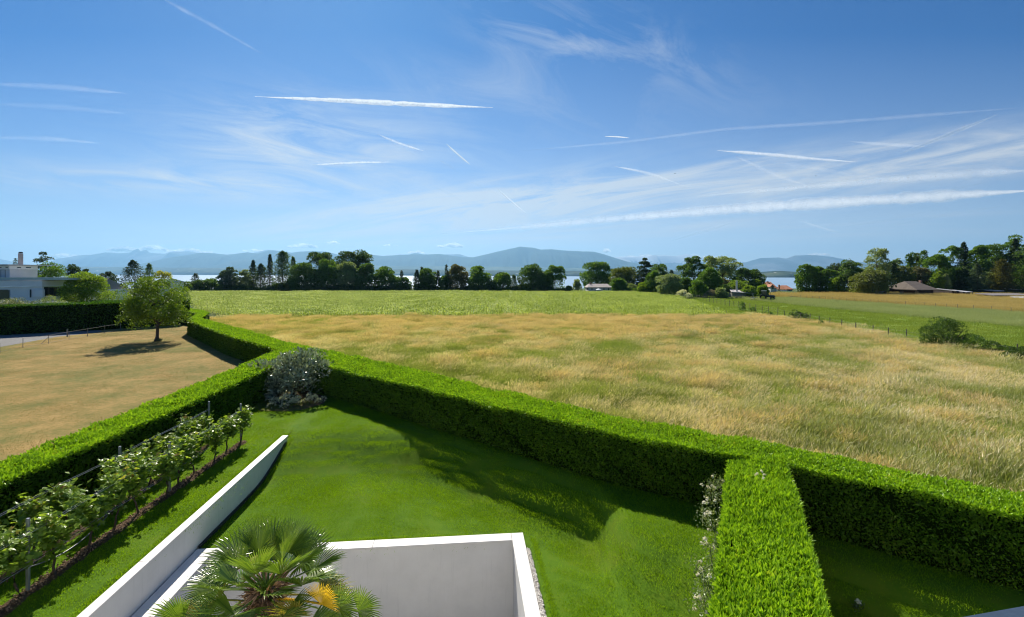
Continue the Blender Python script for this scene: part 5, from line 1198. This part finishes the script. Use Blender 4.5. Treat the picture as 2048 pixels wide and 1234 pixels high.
# barn and long sheds at the right
roofhouse('barn', 'long dark timber barn with weathered tile roof and chimney', 1766, 1880, 562.5, 579.4, 596, 164, 15, M_wood, M_rooft, .24, windows=((1800, 1808, 583, 588), (1830, 1837, 583, 588)), chim=(1841, 1844.5, 560.6), cat='barn', over=1.2)
e = empty('lean_to', ((1766-CU)/F*163, 162, 0), 'pale little lean-to shed under the birch at the left end of the barn', 'shed'); L_ = e.location
b = MB(); pb(b, 1762, 1775, 588.4, 594, 161, 2.5); b.build('wall', solid('lean_wall', (.22, .18, .16), .9), e, loc=L_)
b = MB(); xa, xb = (1761-CU)/F*160.5, (1776-CU)/F*160.5; xm = (xa+xb)/2; b.add([[xa, 160.5, .8], [xm, 160.5, 1.9], [xb, 160.5, .8], [xa, 164, .8], [xm, 164, 1.9], [xb, 164, .8]], [[0, 1, 4, 3], [1, 2, 5, 4]]); b.build('roof', M_roofg, e, loc=L_)
def lowshed(label, u0, u1, v0, v1, vb, y, dep, mr, mw, tilt=.5):
    x0, x1 = (u0-CU)/F*(y+dep), (u1-CU)/F*y; z0 = EYE+(HV-v1)/F*y; z1 = EYE+(HV-v0)/F*(y+dep); e = empty('open_shed', ((x0+x1)/2, y, 0), label, 'shed', 'low sheds along the wood'); L_ = e.location
    b = MB(); b.add([[x0, y, z0], [x1, y, z0], [x1, y+dep, z1], [x0, y+dep, z1], [x0, y, z0-.18], [x1, y, z0-.18], [x1, y+dep, z1-.18], [x0, y+dep, z1-.18]], [[0, 1, 2, 3], [7, 6, 5, 4], [0, 4, 5, 1], [1, 5, 6, 2], [2, 6, 7, 3], [3, 7, 4, 0]]); b.build('roof', mr, e, loc=L_)
    b = MB(); b.box(x0+.3, x1-.3, y+1.2, y+dep-.3, -.2, z0-.15); b.build('wall', mw, e, loc=L_)
    n = max(2, int((x1-x0)/3.5))
    for k in range(n+1):
        b = MB(); xx = x0+.15+(x1-x0-.3)*k/n; b.box(xx-.08, xx+.08, y+.1, y+.26, -.2, z0-.19); b.build('post', M_wood, e, loc=L_)
lowshed('low grey felt roofed shed joining the barn', 1874, 1912, 576.5, 581.5, 594, 163, 9, solid('felt_roof', (.33, .33, .34), .8, var=.15), M_wood)
lowshed('open shed with bright pale sheet roof, nearer of the two', 1907, 1934, 579.5, 583.5, 594, 160, 7, M_metalroof, M_wood)
lowshed('far pale sheet roofed shed in front of the brownish cypress', 1964, 1990, 577.8, 581.4, 592, 168, 8, M_metalroof, M_wood)
lowshed('small grey shed roof right of the brownish cypress', 2018, 2034, 577, 579.5, 592, 172, 6, solid('felt_roof', (.33, .33, .34), .8), M_wood)
lowshed('long low dark stable roof running to the right picture edge', 1950, 2075, 586.5, 590.5, 599, 146, 6, solid('stable_roof', (.20, .18, .18), .8, var=.2), M_wood)
lowshed('long white topped paddock shelter in front of the dark stable', 2020, 2080, 593, 595.6, 602, 134, 3, M_metalroof, M_dark)
# ================================================================ FENCES
M_fpost = solid('fence_post_wood', (.11, .095, .085), .9, var=.3, scale=8); M_fmetal = solid('fence_metal', (.17, .17, .165), .7, .1)
def fence(name, label, pts, hts, mat, r_, wires, lean=.03, seed=0, wr=.006):
    rr = np.random.default_rng(seed); o0 = np.array([*pts[0], 0.]); e = empty(name, o0, label, 'fence')
    for p, h in zip(pts, hts):
        l = rr.normal(0, lean, 2)*h; b = MB(); b.tube([[0, 0, -.3], [l[0], l[1], h]], r_*rr.uniform(.8, 1.25), 6); o = b.build('post', mat, e); o.location = (p[0]-o0[0], p[1]-o0[1], 0)
    P_ = np.array(pts)
    for wz in wires:
        b = MB(); b.tube(np.c_[P_-o0[:2], np.full(len(P_), wz)], wr, 4, cap=False); b.build('wire', M_fmetal, e)
    return e
fy = np.concatenate([np.linspace(172, 92, 26), np.linspace(88, 66, 8), [62.5, 59.5, 57, 54.5, 52.0, 49.5, 47.8, 42.5, 39.5]]); fx = np.interp(fy, [36, 42, 62, 90, 150, 172], [44.6, 44.8, 44.7, 49.0, 56.0, 58.0])
rr = np.random.default_rng(2)
fence('pasture_fence', 'long fence of thin dark posts between the meadow and the green pasture', list(zip(fx, fy)), 1.55+rr.normal(0, .1, len(fy)), M_fpost, .05, (.5, .95, 1.35), seed=3)
fy = np.concatenate([np.linspace(150, 104, 22), np.linspace(101, 60, 14)]); fx = np.interp(fy, [60, 93.6, 150], [106.5, 98.8, 86.6])
fence('straw_field_fence', 'distant fence of thin grey posts below the straw field', list(zip(fx, fy)), np.full(len(fy), 1.25), M_fmetal, .035, (.6, 1.15), seed=4)
pp_ = [G(u, v)[:2] for u, v in ((0, 706), (45.7, 695.6), (97.6, 687.6), (138, 679.6), (175, 673), (209.7, 666.6), (241, 661))]
e = fence('lawn_fence', 'low wire fence with grey posts between the road and the brown lawn', pp_, [1.02]*7, M_fmetal, .028, (.12, .96), lean=.01, seed=5, wr=.010)
b = MB(); g2 = np.array([*pp_[2], 0]); b.tube([g2-[*pp_[0], 0]+[0, 0, .8], g2-[*pp_[0], 0]+[-.75, -.12, 0]], .022, 6); b.build('brace', M_fmetal, e)
g_ = G(134.5, 674); e = empty('marker_post', (g_[0], g_[1], 0), 'short grey marker post by the road in the hedge shadow', 'post'); b = MB(); b.tube([[0, 0, -.1], [0, 0, .9]], .07, 8); b.tube([[0, 0, .91], [0, 0, 1.0]], [.09, .03], 8); b.build('shaft', M_fmetal, e)
for k, (u, lb) in enumerate(((1453.5, 'pale square stake at the maize corner, right one'), (1449.5, 'pale square stake at the maize corner, left one'))):
    g_ = G(u, 634.5); e = empty('stake', (g_[0], g_[1], 0), lb, 'stake'); b = MB(); b.box(-.07, .07, -.07, .07, -.2, 1.1, None, bev=.02); b.box(-.09, .09, -.09, .09, 1.102, 1.16); b.build('shaft', M_fmetal, e)
# ================================================================ TRACTOR
def tractor():
    y = 139.0; x = (1531-CU)/F*y; e = empty('tractor', (x, y, 0), 'dark farm tractor with glazed cab and yellow wheel rims in the pasture', 'tractor', rz=R(-28))
    red = solid('tractor_paint', (.012, .035, .03), .35, var=.1); tyre = solid('tyre', (.018, .018, .018), .9); rim = solid('yellow_rim', (.65, .55, .04), .5)
    b = MB(); b.box(.2, 2.35, -.42, .42, .95, 1.62, None, bev=.12); b.box(-.9, .3, -.35, .35, .6, 1.2, None, bev=.05); b.box(2.36, 2.5, -.3, .3, .7, 1.4, None, bev=.04); b.build('body', red, e)
    b = MB(); b.tube([[1.2, .38, 1.6], [1.2, .38, 2.5]], .05, 8); b.build('exhaust', M_dark, e)
    b = MB(); b.box(-1.05, .35, -.75, .75, 2.72, 2.86, None, bev=.05); b.build('cab_roof', solid('cab_roof', (.30, .36, .36), .5), e)
    b = MB()
    for sx in (-.98, .28):
        for sy in (-.68, .68): b.box(sx-.05, sx+.05, sy-.05, sy+.05, 1.3, 2.715)
    b.build('cab_frame', M_dark, e)
    b = MB(); b.box(-.95, .25, -.66, .66, 1.35, 2.70); b.build('cab_glass', M_glass, e)
    def wheel(cx, sy, r, w):
        b = MB(); b.cyl((0, 0, 0), r, w, 1, 28)
        for k in range(22):
            a = k/22*6.283; c, s = math.cos(a), math.sin(a); M = (np.array([[c, 0, -s], [0, 1, 0], [s, 0, c]]), np.zeros(3)); b.box(r-.02, r+.05, -w/2, w/2, -.035, .035, M)
        t = b.build('wheel', tyre, e); t.location = (cx, sy, r); b = MB(); b.cyl((0, 0, 0), r*.58, w+.04, 1, 24); b.cyl((0, 0, 0), r*.2, w+.12, 1, 12); b.build('rim', rim, t)
    wheel(-.62, .78, .88, .46); wheel(-.62, -.78, .88, .46); wheel(1.75, .68, .60, .34); wheel(1.75, -.68, .60, .34)
    b = MB()
    for sy in (.78, -.78):
        a = np.linspace(.3, 2.9, 9); pts = np.c_[-.62+1.0*np.cos(a), np.full(9, sy), .88+1.0*np.sin(a)]
        for i in range(8): b.add([[*pts[i][:1], sy-.27, pts[i][2]], [*pts[i][:1], sy+.27, pts[i][2]], [*pts[i+1][:1], sy+.27, pts[i+1][2]], [*pts[i+1][:1], sy-.27, pts[i+1][2]]], [[0, 1, 2, 3]])
    b.build('fender', red, e)
    e2 = empty('hay_tedder', (x-3.0, y+.9, 0), 'mounted hay implement with folded arms behind the tractor', 'implement', rz=R(-28)); b = MB()
    b.tube([[1.2, 0, .8], [0, 0, .9], [-.9, 0, .8]], .09, 6); b.tube([[0, -1.6, .8], [0, 1.6, .8]], .07, 6); b.build('frame', solid('implement_grey', (.3, .3, .3), .6), e2)
    for sy in (-1.2, 1.2):
        b = MB(); b.tube([[0, sy, .8], [-.25, sy, 2.0]], .05, 6)
        for k in range(8):
            a = k*.785; b.tube([[-.1, sy, .75], [-.1+.75*math.cos(a), sy+.75*math.sin(a), .35]], .025, 4)
        b.build('rotor', solid('implement_light', (.45, .42, .38), .6), e2)
        b = MB(); b.cyl((-.4, sy, .2), .2, .12, 1, 14); b.build('wheel', M_dark, e2)
tractor()
def trough2():
    y = 150.0; e = empty('cart', ((1588-CU)/F*y, y, 0), 'small dark low cart standing at the straw field edge', 'cart'); b = MB(); b.box(-.9, .9, -.5, .5, .45, .8, None, bev=.03); b.build('tub', M_dark, e); b = MB()
    for sx in (-.6, .6): b.cyl((sx, -.5, .25), .25, .1, 1, 14); b.cyl((sx, .5, .25), .25, .1, 1, 14)
    b.build('wheels', M_dark, e)
trough2()
# ================================================================ BALCONY RAIL (cut by the lower right corner)
e = empty('balcony_railing', (1.6, .95, 6.0), 'blurred blue grey metal balcony rail in the lower right corner', 'railing')
rd_ = unit(np.array([[.164, .033, 0]]))[0]; p0 = np.array([.764, .837, 7.40]); nn = np.array([rd_[1], -rd_[0], 0]); Mx = (np.array([[rd_[0], nn[0], 0], [rd_[1], nn[1], 0], [0, 0, 1]]), p0)
M_railm = solid('rail_paint', (.07, .10, .14), .35, .3, var=.05)
b = MB(); b.box(-.35, 2.6, .0, .065, -.03, .0, Mx, bev=.004); b.build('top_rail', M_railm, e, loc=e.location)
for k in range(3):
    b = MB(); b.box(.2+k*1.0, .23+k*1.0, .018, .048, -1.25, -.031, Mx); b.build('baluster', M_railm, e, loc=e.location)
b = MB(); b.box(-3, 4, .0, 3.2, -1.55, -1.25, Mx); e = b.build('balcony_floor', M_house); e['kind'] = 'structure'
b = MB(); b.box(-26, 14, -1.2, 1.0, -3.59, 6.15, HM); e = b.build('house_wall', M_house); setp(e, 'white house wall below the balcony', 'house')
# ================================================================ BIRDS
def bird(u, v, y, label, span):
    p = P(u, v, y); e = empty('bird', p, label, 'bird', rz=.4); b = MB(); b.tube([[-.2, 0, 0], [-.1, 0, .01], [0, 0, .02], [.14, 0, .015], [.2, 0, 0]], [.01, .04, .05, .03, .008], 8)
    b.add([[.06, 0, .03], [-.06, 0, .03], [-.10, span/2, .14], [.02, span/2*.55, .12]], [[0, 1, 2, 3]]); b.add([[.06, 0, .03], [-.06, 0, .03], [-.10, -span/2, .10], [.02, -span/2*.55, .12]], [[3, 2, 1, 0]]); b.add([[-.15, 0, 0], [-.3, .06, 0], [-.3, -.06, 0]], None, [[0, 1, 2]])
    b.build('body', solid('bird_plumage', (.03, .03, .03), .9), e)
bird(1350, 347, 120, 'tiny dark bird gliding in the sky, left one', .5); bird(1632, 352, 110, 'tiny dark bird gliding in the sky, right one', .55)
# ================================================================ CONTRAILS AND SMALL CLOUDS
def vapour(name, alpha, scale, thr, power=1.4, emis=0.0, col_=(.9, .9, .92), tr=.55):
    m, nt, out = mat_new(name); v = obj_co(nt); n = E(nt, noise(nt, v, scale, 6, .65))
    lw = nt.nodes.new('ShaderNodeLayerWeight'); lw.inputs['Blend'].default_value = .5
    f = (E(nt, lw.outputs['Facing'])*-1.0+1.0).op('POWER', power)
    a = f*E(nt, ramp(nt, n, [(thr, 0.0), (thr+.42, 1.0)]))*alpha
    d = nt.nodes.new('ShaderNodeBsdfDiffuse'); d.inputs[0].default_value = (*col_, 1); t = nt.nodes.new('ShaderNodeBsdfTranslucent'); t.inputs[0].default_value = (*col_, 1)
    mx = nt.nodes.new('ShaderNodeMixShader'); mx.inputs[0].default_value = tr; nt.links.new(d.outputs[0], mx.inputs[1]); nt.links.new(t.outputs[0], mx.inputs[2])
    tp = nt.nodes.new('ShaderNodeBsdfTransparent'); m2 = nt.nodes.new('ShaderNodeMixShader'); nt.links.new(a.v, m2.inputs[0]); nt.links.new(tp.outputs[0], m2.inputs[1]); nt.links.new(mx.outputs[0], m2.inputs[2]); nt.links.new(m2.outputs[0], out.inputs[0]); return m
TR = [  # (points in the photo, width px start/mid/end, strength, label)
 ([(510, 193), (640, 199), (760, 205), (880, 211), (985, 215)], (2, 7.5, 4), .9, 'long bright ragged contrail high on the left of the sky'),
 ([(330, 0), (420, 48), (525, 108)], (6, 5, 4.1), .22, 'faint contrail coming from the top edge on the left'),
 ([(-20, 168), (110, 173), (255, 187)], (5, 7, 3), .17, 'faint upper contrail at the left edge'),
 ([(-20, 208), (110, 213), (262, 228)], (4, 7, 3), .11, 'very faint second contrail at the left edge'),
 ([(-20, 275), (100, 277), (205, 287)], (4, 5, 3), .18, 'thin lowest contrail at the left edge'),
 ([(893, 288), (917, 310), (940, 329)], (2, 2.6, 2.2), 1.0, 'short crisp white contrail left of centre'),
 ([(996, 379), (1024, 403), (1053, 428)], (2, 3, 1.5), 1.0, 'short crisp contrail lower right of the other short one'),
 ([(942, 364), (975, 379), (1008, 395)], (3, 5, 3), .40, 'blurred short contrail touching the lower crisp one'),
 ([(870, 375), (900, 388), (926, 403)], (3, 5, 3), .30, 'small faded contrail left of the blurred one'),
 ([(755, 268), (800, 288), (848, 302)], (2, 3.5, 1.5), .45, 'thin contrail under the long ragged one, upper branch'),
 ([(775, 281), (805, 297), (832, 312)], (4, 6, 3), .28, 'blurred contrail just below the thin branch'),
 ([(878, 321), (898, 329), (916, 346)], (2, 5, 2), .4, 'little hooked cloud trail above the faded contrail'),
 ([(625, 330), (700, 325), (782, 324)], (2, 3.2, 2), .45, 'thin level contrail across the left cirrus'),
 ([(1230, 333), (1300, 346), (1372, 374)], (2, 5, 2), .75, 'short bright curved contrail right of centre'),
 ([(1470, 312), (1515, 333), (1560, 355), (1615, 371)], (3, 7, 3), .75, 'bright wavy contrail below the longest thin one on the right'),
 ([(1435, 301), (1540, 309), (1640, 319), (1715, 324)], (4, 5, 2), .85, 'bright nearly level contrail at the right'),
 ([(1545, 322), (1600, 332), (1700, 348), (1795, 362)], (5, 5, 3), .28, 'faint long contrail under the bright level one'),
 ([(880, 468), (1024, 456), (1250, 435), (1500, 415), (1750, 400), (2080, 380)], (5, 15, 12), .72, 'broad white contrail band sweeping low to the right edge'),
 ([(1400, 392), (1620, 373), (1800, 358), (2070, 340)], (4, 10, 12), .42, 'soft upper band contrail above the broad white one'),
 ([(1040, 302), (1250, 284), (1450, 258), (1650, 246), (2060, 214)], (4, 5, 4), .15, 'faint contrail crossing the upper right sky'),
 ([(1800, 308), (1870, 280), (1995, 229)], (4, 4, 2), .35, 'faint rising contrail at the upper right'),
 ([(1700, 283), (1760, 288), (1850, 293)], (2, 5, 4), .40, 'small level streak left of the rising contrail'),
 ([(1345, 481), (1400, 465), (1460, 447)], (2, 3.5, 2), .45, 'thin rising contrail low above the snow mountains'),
 ([(1690, 453), (1780, 440), (1850, 424)], (2, 5, 3), .40, 'low rising contrail above the right tree belt'),
 ([(1780, 452), (1880, 432), (2000, 413)], (2, 5, 3), .38, 'low rising contrail right of the other low one'),
 ([(1600, 441), (1640, 455), (1680, 466)], (2, 3.5, 2), .35, 'thin falling contrail above the lake gap on the right'),
 ([(1870, 388), (1930, 374), (1965, 366)], (4, 5, 2), .35, 'feathered spur on the upper side of the broad band'),
 ([(1210, 273), (1235, 273), (1258, 276)], (1.2, 1.8, 1.2), .7, 'tiny crisp contrail in the middle of the sky'),
]
ALT = 9000.0
for k, (pts, wd, al, lb) in enumerate(TR):
    pts = np.array(pts, float); d = np.r_[0, np.cumsum(np.hypot(*np.diff(pts, axis=0).T))]; n = max(10, int(d[-1]/9)); t = np.linspace(0, d[-1], n)
    u = np.interp(t, d, pts[:, 0]); v = np.interp(t, d, pts[:, 1]); r_ = np.random.default_rng(k)
    kk = np.ones(7)/7; u = np.r_[u[:3], np.convolve(u, kk, 'same')[3:-3], u[-3:]]; v = np.r_[v[:3], np.convolve(v, kk, 'same')[3:-3], v[-3:]]
    y = (ALT-EYE)/((HV-v)/F); q_ = np.stack([(u-CU)/F*y, y, np.full(n, ALT)], 1)
    w = np.interp(t/d[-1], [0, .5, 1], wd)*(1+.16*vnoise(t*4+k*91, k)); dist = np.linalg.norm(q_-[0, 0, EYE], axis=1)
    w = w*np.clip(np.minimum(t/d[-1]*6, (1-t/d[-1])*6), .15, 1); rad = np.clip(w, .5, None)/2/F*dist*.95*1.6
    c = q_.mean(0); b = MB(); b.tube(q_-c, rad, 14, cap=False); L_ = float(np.linalg.norm(q_[-1]-q_[0]))
    sc = 1/(float(np.mean(rad))*(2.2 if al > .6 else 5.0))
    o = b.build('contrail', vapour('vapour_%d' % k, min(1, (al**1.35*1.1 if max(wd) > 4 else al*1.1)), sc, .10 if al > .6 else .22, 2.1 if max(wd) > 4 else .7), smooth=True); o.location = c; setp(o, lb, 'contrail', 'aircraft contrails in the sky')
def cloud(u0, u1, vt, vb, label, seed, K=14, y=27500.0, al=.5):
    K = int(K*1.6); al = min(al, .5); r = np.random.default_rng(seed); w = (u1-u0)/F*y; c = P((u0+u1)/2, vb, y); b = MB(); H = (vb-vt)/F*y
    import itertools
    th = np.linspace(0, math.pi, 10); ph = np.linspace(0, 2*math.pi, 17)[:-1]
    for k in range(K):
        fx = r.uniform(-.5, .5); hh = H*(.35+.65*(1-abs(fx)*1.6)*r.random()); R_ = max(hh*.55, H*.16)*r.uniform(.8, 1.2); cx = fx*w*.86; cz = min(hh-R_*.6, H-R_*.85)
        ex = r.uniform(1.1, 2.0); V = []
        for a in th:
            for p in ph:
                n_ = 1+.20*math.sin(3*a+k)*math.cos(4*p+k*2)+.10*math.sin(9*a+5*p+k)
                V.append([cx+R_*ex*n_*math.sin(a)*math.cos(p), r.normal(0, 1)*0+R_*n_*math.sin(a)*math.sin(p)*1.2+fx*300, max(cz+R_*n_*math.cos(a)*.8, 0)])
        i = np.arange(9)[:, None]*16; j = np.arange(16)[None]; j2 = (j+1) % 16; b.add(V, np.stack([i+j, i+16+j, i+16+j2, i+j2], -1).reshape(-1, 4))
    o = b.build('cloud', vapour('cloud_%d' % seed, al, 1/(H*.8), .10, 1.0, tr=.75, col_=(1, 1, 1)), smooth=True); o.location = c; setp(o, label, 'cloud', 'small clouds over the mountains')
cloud(573, 637, 485, 497, 'small ragged white cloud above the wooded mountain, left of centre', 1, 14)
cloud(657, 678, 480.5, 488, 'tiny puff cloud right of the ragged cloud', 2, 6)
cloud(764, 796, 487, 493, 'faint tiny flat cloud above the tree line', 3, 6, al=.5)
cloud(888, 926, 484, 496, 'bright puffy double cloud above the long dark mountain slope', 4, 10)
cloud(874, 888, 487, 496, 'tiny puff just left of the bright double cloud', 5, 5)
cloud(1206, 1222, 496, 506, 'small faint puff at the right end of the big mountain', 6, 5, al=.6)
cloud(215, 276, 491, 504, 'cloud bank lying on the peak at the left', 7, 22)
cloud(282, 336, 488, 503, 'highest part of the cloud bank right of the left peak', 8, 12)
cloud(330, 425, 494, 508, 'flatter right part of the cloud bank over the left mountains', 9, 20)
cloud(1230, 1350, 508, 518, 'low cloud bank behind the snow mountains, left part', 10, 22)
cloud(1340, 1450, 508, 520, 'low cloud bank behind the snow mountains, right part', 11, 18, al=.7)
cloud(100, 160, 505, 516, 'faint low cloud at the left foot of the mountains', 12, 12, al=.55)
cloud(1610, 1666, 504, 512, 'thin cloud cap behind the flat topped right mountain', 13, 12, al=.6)
cloud(815, 850, 499, 508, 'small low cloud touching the snowy summit behind the slope', 14, 8, al=.6)
cloud(480, 530, 495, 505, 'small faint clouds behind the mountain left of the spruce', 15, 8, al=.5)
# ================================================================ HAZE
def haze():
    b = MB(); b.box(-46000, 46000, -9000, 26200, -48, 1500); m, nt, out = mat_new('haze')
    pv_ = nt.nodes.new('ShaderNodeVolumePrincipled'); pv_.inputs['Color'].default_value = HAZE_COL; pv_.inputs['Density'].default_value = HAZE_D; pv_.inputs['Anisotropy'].default_value = 0.35
    nt.links.new(pv_.outputs[0], out.inputs['Volume']); o = b.build('haze', m); o['kind'] = 'stuff'; o['label'] = 'pale blue summer haze over the lake and mountains'
HAZE_COL = (.31, .63, 1.0, 1); HAZE_D = 4.4e-5
haze()
